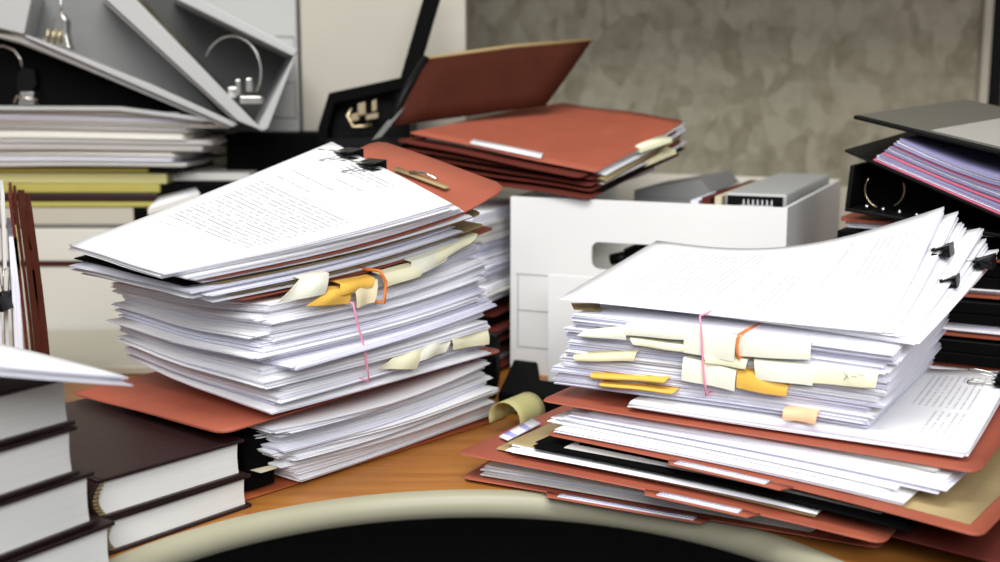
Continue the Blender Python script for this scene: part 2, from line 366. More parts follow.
# extra label strip on the bare left corner
mb = MB(); a = [atz(499, 437, .0305), atz(508, 441, .0305), atz(541, 424, .0305), atz(533, 419, .0305)]
up = Vector((0, 0, .001)); mb.slab([[a[0]+up, a[1]+up], [a[3]+up, a[2]+up]], [[a[0], a[1]], [a[3], a[2]]], .01, .04, (0, 0))
tag(mb.build('label_sticker', 'label_print'), 'narrow white label lying on the bare left corner of the red folder', 'label')
W1 = 'inside the lowest red folder of the right stack, %s'
for k, (t0, t1, kd, du, dv, rot, l, n) in enumerate([(.06, .10, 'g', .01, .004, -.01, .30, 3), (.105, .15, 'w', .006, .006, .02, .279, 3), (.155, .19, 'm', .012, .0, -.02, .30, 2), (.195, .235, 'c', .03, .002, .015, .279, 3), (.24, .27, 'w', .0, .009, .03, .279, 2), (.275, .315, 'g', .05, .0, -.03, .279, 3)]):
    document(RB, t0, t1, n, du, dv, rot, l=l, mats=KINDS[kd], label='%s papers %s' % (KN[kd], W1 % orank(5-k)), group='papers in the lowest folder of the right stack', jit=.004)
W2 = 'inside the second red folder up the right stack, %s'  # black sheets added here to deepen the shade among the contents
for k, (t0, t1, mats_, du, dv, rot, l, n, nm) in enumerate([(.36, .385, ('manila', 'manila'), .0, .012, -.02, .30, 1, 'manila folder'), (.39, .43, KINDS['w'], .012, .008, .03, .279, 3, 'white papers'),
        (.435, .455, ('manila', 'manila'), .004, .012, .02, .29, 1, 'short manila folder'), (.46, .505, ('black_matte', 'black_matte'), .035, .004, -.015, .33, 3, 'black shade sheets'), (.51, .545, KINDS['g'], .06, .006, .03, .279, 3, 'grey papers'), (.55, .585, ('black_matte', 'black_matte'), .07, .002, -.03, .29, 1, 'black shade sheet')]):
    document(RB, t0+.01, t1+.02, n, du+.012, dv-.032, rot*.6-.09, l=l, mats=mats_, label='%s %s' % (nm, W2 % orank(5-k)), group='contents of the second folder up the right stack', jit=.004, cat='folder' if 'folder' in nm else 'document', name='manila_folder' if 'folder' in nm else 'document')
document(RB, .65, .658, 1, .050, -.030, -.115, l=.360, w=.23, mats=('manila', 'manila'), label='open manila folder around the thick white papers in the right stack', name='manila_folder', cat='folder')
W3 = 'between the two upper terracotta folders of the right stack, %s'
for k, (t0, t1, kd, du, dv, rot, l, n) in enumerate([(.645, .70, 'w', .035, .002, .0, .279, 5), (.705, .77, 'w', .022, .006, -.015, .279, 6), (.775, .84, 'c', .03, .004, .012, .30, 6), (.845, .89, 'w', .045, .006, .03, .279, 4), (.895, .95, 'g', .02, .012, -.02, .30, 5)]):
    document(RB, .665+(t0-.645)*.95, .665+(t1-.645)*.95, n, du+.014, dv-.034+.02*(t0-.645)*3, rot-.085, l=l+.03, mats=KINDS[kd], label='thick %s papers %s' % (KN[kd], W3 % orank(4-k)), group='papers between the two upper terracotta folders', jit=.0016)
# banded bundle
def Rrect(D, A, z, W_=.216, zs=None):
    D = Vector((D[0], D[1], 0)); A = Vector((A[0], A[1], 0)); u = (A-D).normalized(); v = Vector((-u.y, u.x, 0))
    P = [D, A, A+v*W_, D+v*W_]
    for p, z_ in zip(P, zs or (z,)*4): p.z = z_
    return P
R1 = Pile(Rrect((.053, 1.057), (.292, .910), .081), Rrect((.067, 1.048), (.305, .897), .157, zs=(.157, .157, .175, .163)), bend=lambda u, v, t: .045*t*t*max(0, u-.35)**2.2*max(0,v)**1.6*2+.0025*math.sin(math.pi*u)*(1-t), wave=.0007)
# wide document on the folder, running out to the right
R0 = Pile(Rrect((.112, 1.008), (.350, .866), .080), Rrect((.112, 1.008), (.350, .866), .0875, zs=(.087, .087, .094, .088)), bend=lambda u, v, t: .018*max(0, u-.55)*v*v, wave=.0003)
document(R0, 0, .92, 6, 0, 0, 0, mats=KINDS['w'], label='printed document sticking out to the right under the banded papers', jit=.0007, toplayer='printed_corner', nu=12, nv=10)
R1b = Pile(Rrect((.050, 1.058), (.290, .912), .0875), R1.t, bend=R1.bend, wave=.0006); 
fill(R1b, 0.0, .965, 17, 'in the banded bundle of the right stack, %s', 'documents in the banded bundle of the right stack', jit=.0028, rj=.008, kinds='wccw', seed=5, n=5, subjit=.0009)
# loose top papers curling up at the far right corner
topb = Rrect((.058, 1.056), (.303, .909), .158, zs=(.158, .158, .190, .176))
topt = Rrect((.054, 1.060), (.298, .914), .169, zs=(.167, .168, at(950, 205, 1.098).z, at(660, 240, 1.244).z))
R2 = Pile(topb, topt, bend=lambda u, v, t: -(.022*math.sin(math.pi*u)*v*v*(.6+.4*t))-.008*math.sin(math.pi*v)*t*u, wave=.0003)
for k, (t0, t1, du, dv, rot, n, tl) in enumerate([(.02, .15, .030, .018, -.10, 4, 'printed'), (.17, .30, .026, .016, -.07, 4, 'printed_fine'), (.34, .46, .020, .018, -.07, 4, 'printed'), (.50, .62, .012, .011, -.03, 3, 'printed_fine'), (.68, .80, .008, .006, -.015, 3, 'printed'), (.88, 1.0, 0, 0, 0, 2, 'printed')]):
    document(R2, t0, t1, n, du, dv, rot, mats=KINDS['w'], label='printed papers curling up at the far corner of the right stack, '+orank(5-k), group='curling papers on the right stack', jit=.0012, toplayer=tl, nu=18, nv=12)

# binder clips
def clip(pos, yaw, pitch, label, s=1.0, roll=0, group='black binder clips'):
    """pos: middle of the clamped edge; local x = width, local y = towards the sheet, local z = up"""
    T = thing('binder_clip', label, 'binder clip', pos, group)
    Rm = Matrix.Rotation(math.radians(yaw), 3, 'Z') @ Matrix.Rotation(math.radians(pitch), 3, 'X') @ Matrix.Rotation(math.radians(roll), 3, 'Y')
    pos = Vector(pos); X = lambda x, y, z: pos+Rm @ Vector((x*s, y*s, z*s))
    w = .016
    mb = MB()
    mb.prism([X(-w, -.009, -.006), X(-w, -.009, .006), X(-w, .007, .0022), X(-w, .007, .0012), X(-w, -.0075, .0045), X(-w, -.0075, -.0045), X(-w, .007, -.0012), X(-w, .007, -.0022)], X(w, 0, 0)-X(-w, 0, 0))
    mb.tube([X(-w, .007, .0022), X(w, .007, .0022)], .0011*s); mb.tube([X(-w, .007, -.0022), X(w, .007, -.0022)], .0011*s)
    mb.build('clip_body', 'black', T)
    for sg in (1, -1):
        mb = MB(); pts = [(-.008, .006, .0028), (-.0065, .016, .004), (-.0075, .026, .005), (-.004, .031, .0055), (.004, .031, .0055), (.0075, .026, .005), (.0065, .016, .004), (.008, .006, .0028)]
        mb.tube([X(a, b, c*sg) for a, b, c in pts], .0007*s, closed=False); mb.build('wire_handle', 'metal', T)
    return T
clip(R2.pos(1.02, .74, .72)+Vector((.003, 0, .001)), 62, -8, 'binder clip gripping the upper curled papers of the right stack', .9)
clip(R2.pos(1.07, .60, .45)+Vector((0, 0, -.003)), 62, -8, 'binder clip a little lower on the curled papers of the right stack', .8)
clip(R2.pos(1.13, .84, .22)+Vector((0, 0, -.0)), 62, -8, 'binder clip at the far right corner of the curled papers', .95)
clip(R0.pos(1.0, .84, .9)+Vector((.0, 0, .004)), 62, 0, 'binder clip on the printed document sticking out to the right', 1.0)

# things on the face of the banded bundle
def face_pt(px, py, P0, P1, off):
    P0 = Vector((P0[0], P0[1], 0)); P1 = Vector((P1[0], P1[1], 0)); d = (P1-P0).normalized(); nn = Vector((d.y, -d.x, 0))
    a = (px-500)/F; b = (281-py)/F; r = Vector((a, cp+b*sp, -sp+b*cp)); q = P0+nn*off
    k = (q.dot(nn))/(r.dot(nn)); p = r*k; return Vector((p.x, p.y, p.z+H))
def note(face, quad, m, label, group, off=.004, curl=.004, inner=.012, name='sticky_note', cat='sticky note', out=None):
    """paper flag hanging over a bundle's face; quad in order top-left, top-right, bottom-right, bottom-left"""
    P0, P1 = face; offs = out or (off, off, off+curl, off+curl)
    q = [face_pt(x, y, P0, P1, o) for (x, y), o in zip(quad, offs)]
    d = (Vector((P1[0], P1[1], 0))-Vector((P0[0], P0[1], 0))).normalized(); nn = Vector((d.y, -d.x, 0)); nu, nv = 8, 6
    def g(h):
        rows = []
        ins = [q[0]-nn*inner+Vector((0, 0, .0012)), q[1]-nn*inner+Vector((0, 0, .0012))]
        rows.append([ins[0]*(1-i/nu)+ins[1]*(i/nu)+Vector((0, 0, h)) for i in range(nu+1)])
        for j in range(nv+1):
            v = j/nv; row = []
            for i in range(nu+1):
                u = i/nu; p = (q[0]*(1-u)+q[1]*u)*(1-v)+(q[3]*(1-u)+q[2]*u)*v
                p = p+nn*(curl*math.sin(math.pi*v)*.6+.0012*math.sin(6*u+q[0].x*90))+nn*h; row.append(p)
            rows.append(row)
        return rows
    mb = MB(); mb.slab(g(.0004), g(0), .03, .05, (0, 0), False); return tag(mb.build(name, m), label, cat, group)
RF = ((.058, 1.050), (.297, .903)); GN = 'sticky notes on the banded bundle of the right stack'
for quad, m_, lab in [
    ([(626, 324), (687, 329), (686, 340), (624, 335)], 'note_pale', 'pale flag nearest the upper left of the right bundle, above the folded one'),
    ([(579, 334), (627, 327), (626, 340), (577, 336)], 'note_pale', 'pale pointed slip sticking out of the left corner of the right bundle'),
    ([(630, 338), (686, 345), (684, 352), (633, 345)], 'note_yellow', 'narrow folded yellow slip left of the pink rubber band'),
    ([(686, 329), (737, 337), (735, 362), (684, 352)], 'note_pale', 'wide translucent flag crossed by the top of the pink rubber band'),
    ([(738, 336), (811, 343), (810, 360), (737, 356)], 'note_pale', 'wide pale flag to the right of the orange rubber band'),
    ([(573, 356), (636, 353), (634, 361), (575, 361)], 'note_tan', 'tan slip low at the left edge of the right bundle'),
    ([(684, 357), (737, 370), (735, 391), (682, 380)], 'note_pale', 'pale flag crossed by the lower part of the pink rubber band'),
    ([(704, 352), (748, 360), (746, 369), (706, 363)], 'note_yellow', 'thin yellow flag just under the orange rubber band'),
    ([(737, 369), (788, 386), (786, 397), (736, 388)], 'note_gold', 'golden yellow flag low on the right bundle'),
    ([(754, 359), (817, 366), (812, 386), (756, 379)], 'note_pale', 'broad cream flag beneath the wide pale flag'),
    ([(816, 366), (878, 375), (876, 388), (812, 383)], 'note_yellow', 'yellow flag with handwriting at the right end of the bundle'),
    ([(591, 374), (668, 379), (664, 383), (592, 378)], 'note_gold', 'upper of two thin golden slips at the lower left of the bundle'),
    ([(600, 383), (676, 391), (672, 394), (602, 386)], 'note_gold', 'lower of two thin golden slips at the lower left of the bundle'),
    ([(784, 409), (818, 413), (816, 424), (783, 419)], 'note_peach', 'small peach flag at the bottom front of the right bundle')]:
    note(RF, quad, m_, lab, GN, off=.006, curl=.0015)
# handwriting on the flag
T = None
mb = MB()
for (a, b) in [((843, 372), (849, 379)), ((849, 373), (844, 380)), ((851, 376), (857, 377)), ((858, 374), (864, 376))]:
    mb.tube([face_pt(*a, *RF, .0125), face_pt(*b, *RF, .0125)], .00035, sides=5)
tag(mb.build('handwriting', 'ink_line'), 'short handwritten ink mark on the yellow flag at right', 'writing')
# golden card slip poking out at the left under the top sheet
mb = MB(); a = [atz(571, 303, .158), atz(600, 303, .158), atz(600, 311, .156), atz(574, 309, .156)]
mb.slab([[a[3], a[2]], [a[0], a[1]]], [[p-Vector((0, 0, .0006)) for p in (a[3], a[2])], [p-Vector((0, 0, .0006)) for p in (a[0], a[1])]], .02, .02, (0, 0))
tag(mb.build('card_slip', 'kraft'), 'brown card slip poking out under the top sheet of the right stack', 'card')
def band(face, pts, m, label, off, back, name='rubber_band', r=.0008):
    P0, P1 = face; d = (Vector((P1[0], P1[1], 0))-Vector((P0[0], P0[1], 0))).normalized(); nn = Vector((d.y, -d.x, 0))
    f = [face_pt(x, y, P0, P1, off) for x, y in pts]; n_ = 6
    f2 = []
    for p, q in zip(f[:-1], f[1:]): f2 += [p, (p+q)/2]
    f2.append(f[-1]); top = [f[0]-nn*(back*k/n_) for k in range(n_, 0, -1)]; bo = [f[-1]-nn*(back*k/n_) for k in range(1, n_+1)]
    mb = MB(); mb.tube(top+f2+bo, r, closed=True); return tag(mb.build(name, m), label, 'rubber band')
band(RF, [(700, 316), (702, 340), (703, 365), (706, 395)], 'rubber_pink', 'long pink rubber band around the right bundle', .0105, .16, r=.0009)
band(RF, [(739, 334), (737, 345), (738, 358)], 'rubber_orange', 'short orange rubber band around the flags of the right bundle', .0115, .05, r=.0013)

# ================================================================== LEFT STACK
L0 = Pile(rectz((-.180, 1.030), 51, .279, .216, .005, .006, .006, .006), rectz((-.196, .990), 50, .279, .216, .066, .072, .074, .068), bend=lambda u, v, t: -.009*math.sin(math.pi*u)*(max(0,t)**.7)+.010*max(0, u-.55)*t, wave=.0007)
fill(L0, .30, 1.0, 13, 'under the red folder of the left stack, %s', 'documents under the red folder of the left stack', jit=.006, rj=.03, kinds='wwcw', seed=11, n=5, subjit=.002)
fill(L0, .0, .285, 3, 'in the thick bottom bundle of the left stack, %s', 'thick bottom bundle of the left stack', jit=.001, rj=.004, kinds='w', seed=3, n=9)
LBp = Pile(rectz((-.222, .985), 50, .375, .24, .001, .001, .001, .001), rectz((-.222, .985), 50, .375, .24, .004, .004, .004, .004), .375, .24, wave=0)
folder(LBp, .1, .25, 'orange-red folder lying on the desk under the left stack', du=.0, dv=-.0, m='folder_orange', name='pressboard_folder', rot=-.02, l=.36)
mb = MB(); mb.prism([Vector((-.222, 1.003, .005)), Vector((-.200, 1.026, .005)), Vector((-.36, 1.155, .005)), Vector((-.382, 1.128, .005))], (0, 0, .052)); tag(mb.build('black_block', 'black_matte', bevel=.003), 'black block darkening the gap between the dark books and the left stack', 'case')  # black block added to darken the shaded gap beside the books
document(L0, .288, .298, 1, -.035, .012, .05, mats=('manila_pale', 'manila_pale'), label='cream card sticking out left beneath the left stack, beside the dark books', jit=0, name='card_sheet', cat='card')
document(L0, .29, .296, 1, .006, .01, -.04, mats=('kraft', 'kraft'), label='brown card sheet above the thick bottom bundle of the left stack', jit=0, name='card_sheet', cat='card')
LFp = Pile(rectz((-.227, .950), 50, .375, .24, .073, .080, .080, .066), rectz((-.227, .950), 50, .375, .24, .077, .084, .084, .070), .375, .24, bend=lambda u, v, t: .004*math.sin(math.pi*u)*0, wave=.0006)
folder(LFp, .2, .3, 'terracotta folder with a wide bare left flap under the banded papers of the left stack', m='folder_red', l=.36, w=.235, r=.012)
L1 = Pile(rectz((-.190, .980), 50, .279, .216, .083, .086, .100, .097), rectz((-.197, .986), 50.5, .279, .216, .178, .203, .200, .176), bend=lambda u, v, t: -.006*math.sin(math.pi*u)*(.4+.6*t)-.004*math.sin(math.pi*v), wave=.0009)
fill(L1, 0, .97, 19, 'in the banded pile of the left stack, %s', 'documents in the banded pile of the left stack', jit=.0065, rj=.028, kinds='wwcwc', seed=21, n=5, subjit=.0016)
# upper group
L2 = Pile(rectz((-.216, .967), 48, .279, .216, .180, .205, .203, .179), rectz((-.264, .921), 37.6, .279, .216, .211, .249, .297, .212), bend=lambda u, v, t: -.006*math.sin(math.pi*u)*(1-t*.5), wave=.0006)
folder(L2, .02, .03, 'red folder just above the sticky notes of the left stack', l=.315, w=.225, du=.004, dv=.001, m='folder_red', r=.01, rot=.0)
fill(L2, .07, .20, 3, 'just above the sticky notes of the left stack, %s', 'documents above the left stack notes', jit=.005, rj=.02, seed=31, n=4, dj=(-.012, .0))
folder(L2, .215, .02, 'thin manila folder in the upper part of the left stack', l=.30, w=.222, du=.006, m='manila', r=.008, name='manila_folder')
fill(L2, .25, .34, 2, 'between the manila folders of the left stack, %s', 'documents between the manila folders', jit=.006, rj=.02, seed=33, n=3, dj=(-.006, .003))
folder(L2, .36, .015, 'black report cover showing at the left end of the left stack', l=.29, w=.226, du=-.008, dv=.012, rot=.03, m='black_matte', r=.004, name='report_cover', cat='folder')
document(L2, .39, .45, 3, -.012, .004, .02, mats=KINDS['c'], label='cool-lit white papers between the black cover and the brown folder of the left stack', jit=.003)
folder(L2, .48, .02, 'brown manila folder with its tab at the right end of the left stack', l=.30, w=.22, du=.012, dv=.004, rot=.0, m='kraft', r=.012, name='manila_folder')
folder(L2, .52, .012, 'second black cover lying over the brown folder of the left stack', l=.285, w=.222, du=-.004, dv=.010, rot=-.01, m='black_matte', r=.004, name='report_cover')
document(L2, .55, .64, 5, .012, .003, -.02, mats=KINDS['w'], label='white papers just under the topmost red folder of the left stack', jit=.002)
folder(L2, .66, .02, 'terracotta folder showing behind the top letter of the left stack', l=.338, w=.222, du=.005, dv=-.002, rot=.01, m='folder_red', r=.02, cornlift=lambda a, b: .012*max(0, (a-.8)/.2))
document(L2, .70, .83, 8, .004, -.001, .02, mats=KINDS['w'], label='thick white document clipped right under the top letter of the left stack', jit=.0012)
document(L2, .84, .93, 4, -.004, .001, -.02, mats=KINDS['w'], label='loose white papers between the top letter and the thick document', jit=.002, nu=12, nv=8)
document(L2, .94, 1.0, 2, 0, 0, 0, mats=KINDS['w'], label='printed letter lying on top of the left stack', jit=.0006, toplayer='letter', nu=14, nv=10)
# fastener on the top terracotta folder
T = thing('paper_fastener', 'metal prong fastener with yellow tape on the terracotta folder of the left stack', 'fastener', L2.pos(1.10, .5, .68), None)
mb = MB(); a = [L2.pos(u, v, .68)+Vector((0, 0, .0092)) for u, v in ((1.075, .22), (1.10, .22), (1.10, .62), (1.075, .62))]
mb.slab([[a[0]+Vector((0, 0, .0006)), a[1]+Vector((0, 0, .0006))], [a[3]+Vector((0, 0, .0006)), a[2]+Vector((0, 0, .0006))]], [[a[0], a[1]], [a[3], a[2]]], .07, .02, (0, 0)); mb.build('tape_strip', 'manila', T)
mb = MB(); b0 = L2.pos(1.085, .50, .68)+Vector((0, 0, .011)); b1 = L2.pos(1.10, .32, .68)+Vector((0, 0, .012)); mb.tube([b0, (b0+b1)/2+Vector((0, 0, .003)), b1], .0016); mb.build('prong', 'metal', T)
vyaw = 127.6-90
clip(L2.pos(.972, .60, 1.0)+Vector((0, 0, .001)), vyaw+90, 0, 'binder clip on the top letter of the left stack, nearer the middle of its edge', 1.0)
clip(L2.pos(.972, .80, 1.0)+Vector((0, 0, .001)), vyaw+90, 0, 'binder clip on the top letter of the left stack, nearer its far corner', 1.0)
# notes and bands on the left pile's long face
LF = ((-.195, .976), (-.018, 1.191)); GL = 'sticky notes on the left stack'
for quad, m_, lab in [
    ([(300, 279), (329, 273), (325, 294), (277, 303)], 'note_pale', 'pale flag furthest left on the face of the left stack'),
    ([(329, 290), (352, 288), (349, 304), (306, 306)], 'note_gold', 'golden curled flag left of the orange rubber band'),
    ([(340, 284), (374, 277), (372, 287), (338, 296)], 'note_gold', 'second golden flag curling above the first in the left stack'),
    ([(353, 286), (377, 279), (374, 302), (356, 308)], 'note_tan', 'rounded tan flag with writing beside the orange rubber band'),
    ([(380, 275), (424, 263), (420, 276), (384, 288)], 'note_yellow', 'yellow flag just right of the orange rubber band'),
    ([(412, 262), (452, 246), (446, 262), (408, 279)], 'note_pale', 'long pale flag at the upper right of the left stack face'),
    ([(424, 258), (478, 234), (470, 244), (430, 266)], 'note_yellow', 'narrow yellow flag reaching the right end of the left stack'),
    ([(393, 358), (425, 346), (416, 369), (377, 369)], 'note_yellow', 'folded yellow note low on the left stack, nearer the pink band'),
    ([(424, 345), (452, 336), (446, 352), (417, 362)], 'note_pale', 'folded pale note low on the left stack, middle of three'),
    ([(450, 336), (486, 328), (488, 344), (452, 350)], 'note_yellow', 'pale yellow note at the low right end of the left stack'),
    ([(355, 234), (400, 222), (396, 230), (357, 243)], 'note_pale', 'pale slip under the top papers of the left stack')]:
    note(LF, quad, m_, lab, GL, off=.009, curl=.0022, inner=.010)
band(LF, [(353, 303), (358, 325), (365, 350), (369, 381)], 'rubber_pink', 'long pink rubber band around the left pile', .0135, .12, r=.0009)
band(LF, [(380, 271), (386, 282), (384, 303)], 'rubber_orange', 'short orange rubber band around the flags of the left stack', .0175, .05, r=.0015)
# curled yellow sheet beside the pile
mb = MB(); c0 = atz(512, 418, .018); ax = Vector((.55, .83, 0)).normalized(); sd = Vector((ax.y, -ax.x, 0)); top, bot = [], []
for j in range(15):
    a = math.radians(200-j*18); 
    for lst, rr2 in ((top, .0185), (bot, .0178)):
        lst.append([c0+ax*(i*.012-.014)+sd*(rr2*1.05*math.cos(a)+.0)+Vector((0, 0, rr2*math.sin(a)+.0015)) for i in range(5)])
mb.slab(top, bot, .08, .06, (0, 0)); tag(mb.build('paper_sheet', 'yellow_pale'), 'yellow sheet curled over beside the lower right of the left stack', 'paper')

# ================================================================== BOOKS AT THE FRONT LEFT
def book(O, yaw, w, l, th, label, group, page='book_pages'):
    """O near-left lower corner, x across the short end (spine at left), y along the book"""
    T = thing('hardback_book', label, 'book', O, group); O = Vector(O)
    Rm = Matrix.Rotation(math.radians(yaw), 3, 'Z'); X = lambda x, y, z: O+Rm @ Vector((x, y, z)); b = .003
    mb = MB()
    mb.box(X(.004, 0, 0), X(w, 0, 0)-X(.004, 0, 0), X(0, l, 0)-X(0, 0, 0), (0, 0, b)); mb.box(X(.004, 0, th-b), X(w, 0, 0)-X(.004, 0, 0), X(0, l, 0)-X(0, 0, 0), (0, 0, b))
    outer = [(.006-.009*math.sin(math.pi*k/8), th*k/8) for k in range(9)]; inner = [(x+.0025, z) for x, z in reversed(outer)]
    mb.prism([X(x, 0, z) for x, z in outer+inner], X(0, l, 0)-X(0, 0, 0)); mb.build('cover', 'book_cover', T, bevel=.0006)
    mb = MB(); z0, z1 = b, th-b; k = [(.006-.006*math.sin(math.pi*q/6), z0+(z1-z0)*q/6) for q in range(7)]; k2 = [(w-.005-.003*math.sin(math.pi*q/6), z0+(z1-z0)*(1-q/6)) for q in range(7)]
    poly = [X(x+.002, .004, z) for x, z in k]+[X(x, .004, z) for x, z in k2]
    # page block as stacked rows so the cut edge carries its uv
    n_ = 6; top, bot = [], []
    def row(z):
        q = (z-z0)/(z1-z0); a = .009-.006*math.sin(math.pi*q); c = w-.004-.001*math.sin(math.pi*q); return a, c
    for q in range(n_):
        za, zb = z0+(z1-z0)*q/n_, z0+(z1-z0)*(q+1)/n_
        (a0, c0_), (a1, c1_) = row(za), row(zb)
        mb.slab([[X(a1, .004, zb), X(c1_, .004, zb)], [X(a1, l-.004, zb), X(c1_, l-.004, zb)]], [[X(a0, .004, za), X(c0_, .004, za)], [X(a0, l-.004, za), X(c0_, l-.004, za)]], l, w, (0, 0), False, z0=za, th=zb-za)
    mb.build('page_block', page, T)
    mb = MB()
    for q in range(9):
        z = z0+(z1-z0)*(q+.5)/9; a, _ = row(z); mb.tube([X(a-.003, .003, z), X(a+.002, .001, z)], .0014, sides=6)
    e = mb.build('headband', 'book_tan', T); e['label'] = 'stitched band at the spine end'
    return T
A2 = (-.306, .863); GB = 'dark hardback books at the front left'
book((-.302, .869, 0), 51, .143, .22, .0295, 'lower dark maroon hardback of the right-hand pair, lying on the desk', GB)
book((A2[0], A2[1], .030), 50.5, .143, .22, .0325, 'upper dark maroon hardback of the right-hand pair, partly under the terracotta folder', GB)
for k, (dx, dy, z, th, ya, lab) in enumerate([(.010, .006, 0, .040, 57, 'bottom dark hardback of the nearer tall book pile'), (.0, -.002, .041, .040, 58, 'second lowest dark hardback of the nearer tall book pile'),
                                       (-.007, -.012, .082, .036, 58, 'second highest dark hardback of the nearer tall book pile'), (-.008, -.012, .119, .036, 57, 'topmost dark hardback of the nearer book pile, under white papers')]):
    u = Vector((math.cos(math.radians(ya)), math.sin(math.radians(ya)))); w = .17
    Rr = Vector((-.293+dx, .835+dy)); O = Rr-u*w
    book((O.x, O.y, z), ya, w, .235, th, lab, GB)
tp = Vector((-.247, .775, 0)); ub = Vector((-.8, .6, 0)); uf = Vector((-.6, -.8, 0))
wq = lambda zs: [p+Vector((0, 0, z)) for p, z in zip((tp+uf*.216, tp, tp+ub*.279, tp+ub*.279+uf*.216), zs)]
wp = Pile(wq((.218, .1590, .160, .185)), wq((.228, .1670, .171, .196)), .216, .279, wave=.0006)
document(wp, .15, .95, 7, .0, .0, 0, l=.216, w=.279, mats=KINDS['w'], label='white papers lying on the near dark books at the left edge', jit=.002, nu=10)
# expanding file standing at the left edge
T = thing('expanding_file', 'upright expanding file with dark red pleats at the left edge', 'file', at(15, 330, 1.18)-Vector((0, 0, .0)))
def upright(pl, ph, ln, th, m, nm, par, zt=None):
    """panel standing on edge: pl lower front point px, ph upper front point px, depth ln backwards"""
    a = at(*pl, 1.16); b = at(*ph, 1.16); a = a+(a-b)*((a.z-.003)/(b.z-a.z)); mb = MB(); n_ = 6
    back = Vector((-.40, 1, 0)).normalized()*ln; sd = Vector((th, 0, 0))
    g = lambda o: [[a*(1-j/n_)+b*(j/n_)+sd*o+Vector((.002*math.sin(3*j/n_), 0, 0))+back*0 for j in range(n_+1)], [a*(1-j/n_)+b*(j/n_)+sd*o+back+Vector((0, 0, .0)) for j in range(n_+1)]]
    mb.slab(g(0), g(1), .2, .2, (0, 0)); return mb.build(nm, m, par)
for (pl, ph, th, m_, nm) in [((39, 345), (24, 211), .005, 'folder_brown', 'pleat'), ((33, 348), (18, 207), .005, 'folder_brown', 'pleat'), ((29, 348), (13, 202), .002, 'folder_brown', 'pleat'), ((24, 350), (8, 198), .002, 'folder_red_dark', 'pleat')]:
    upright(pl, ph, .2, th*1.6, m_, nm, T)
for (pl, ph, th, m_, lab) in [((26, 345), (15, 225), .002, 'manila', 'manila card standing inside the expanding file'), ((15, 352), (9, 238), .008, 'paper_cool', 'white papers standing inside the expanding file'), ((6, 352), (1, 195), .0035, 'paper_grey', 'tall pale grey folder standing against the expanding file'), ((-4, 352), (-8, 205), .006, 'paper', 'white card standing outermost at the left edge')]:
    a = at(*pl, 1.16); b = at(*ph, 1.16); a = a+(a-b)*((a.z-.004)/(b.z-a.z)); mb = MB(); n_ = 5; back = Vector((-.42, 1, 0)).normalized()*.19; sd = Vector((th, 0, 0))
    mb.slab([[a*(1-j/n_)+b*(j/n_) for j in range(n_+1)], [a*(1-j/n_)+b*(j/n_)+back for j in range(n_+1)]], [[a*(1-j/n_)+b*(j/n_)+sd for j in range(n_+1)], [a*(1-j/n_)+b*(j/n_)+back+sd for j in range(n_+1)]], .2, .2, (0, 1))
    tag(mb.build('standing_papers' if 'white' in lab else 'card_folder', [m_, m_ if m_ not in ('paper', 'paper_cool') else 'edge']), lab, 'papers' if 'white' in lab else 'folder')
clip(at(3, 300, 1.15), 90, 90, 'binder clip on the upright papers at the left edge', 1.0)

# ================================================================== WHITE STORAGE BOX (middle)
O = Vector((.013, 1.461, 0)); ya = math.radians(-23.5); bu = Vector((math.cos(ya), math.sin(ya), 0)); bv = Vector((-bu.y, bu.x, 0)); bw, bl, bh =   .334, .42, .220; tk = .004
T = thing('storage_box', 'open white cardboard storage box with a hand hole in its front', 'box', O)
mb = MB(); X = lambda a, b, c: O+bu*a+bv*b+Vector((0, 0, c))
hx0, hx1, hz0, hz1, hr = .105, .205, .137, .170, .009
hole = []
for (cx_, cz_, a0) in ((hx1-hr, hz1-hr, 0), (hx0+hr, hz1-hr, 90), (hx0+hr, hz0+hr, 180), (hx1-hr, hz0+hr, 270)):
    hole += [(cx_+hr*math.cos(math.radians(a0+q*22.5)), cz_+hr*math.sin(math.radians(a0+q*22.5))) for q in range(5)]
outc = [(bw, bh), (0, bh), (0, 0), (bw, 0)]
for yy, flip in ((0, False), (tk, True)):
    h = mb.add([X(a, yy, c) for a, c in hole]); oc = mb.add([X(a, yy, c) for a, c in outc])
    for s_ in range(4):
        a = 5*s_; ids = [oc+s_]+[h+a+q for q in range(5)]
        fs = [[oc+s_, h+a+q+1, h+a+q] for q in range(4)]+[[oc+s_, oc+(s_+1) % 4, h+(a+5) % 20, h+a+4]]
        for f_ in fs: mb.face(f_ if flip else list(reversed(f_)))
    if not flip: h0 = h
for q in range(20): mb.face([h0+q, h0+(q+1) % 20, h+(q+1) % 20, h+q])
for a, b in (((0, 0), (bw, 0)), ((bw, 0), (bw, bh)), ((bw, bh), (0, bh)), ((0, bh), (0, 0))):
    i = mb.add([X(a[0], 0, a[1]), X(b[0], 0, b[1]), X(b[0], tk, b[1]), X(a[0], tk, a[1])]); mb.face([i, i+1, i+2, i+3])
mb.build('front_panel', 'carton', T)
mb = MB(); mb.box(X(0, tk, 0), bu*tk, bv*(bl-2*tk), (0, 0, bh)); mb.build('side_panel', ['carton'], T)
mb = MB(); mb.box(X(bw-tk, tk, 0), bu*tk, bv*(bl-2*tk), (0, 0, bh)); mb.build('side_panel', ['carton'], T)
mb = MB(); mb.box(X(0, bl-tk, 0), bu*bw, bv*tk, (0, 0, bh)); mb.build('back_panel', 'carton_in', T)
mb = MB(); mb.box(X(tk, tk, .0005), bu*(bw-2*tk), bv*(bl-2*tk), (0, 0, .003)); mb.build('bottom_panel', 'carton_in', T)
mb = MB()
def rule(a, c, b, d, w_=.0007):
    mb.box(X(min(a, b)-w_/2, -.0006, min(c, d)-w_/2), bu*(abs(b-a)+w_), bv*.0005, (0, 0, abs(d-c)+w_))
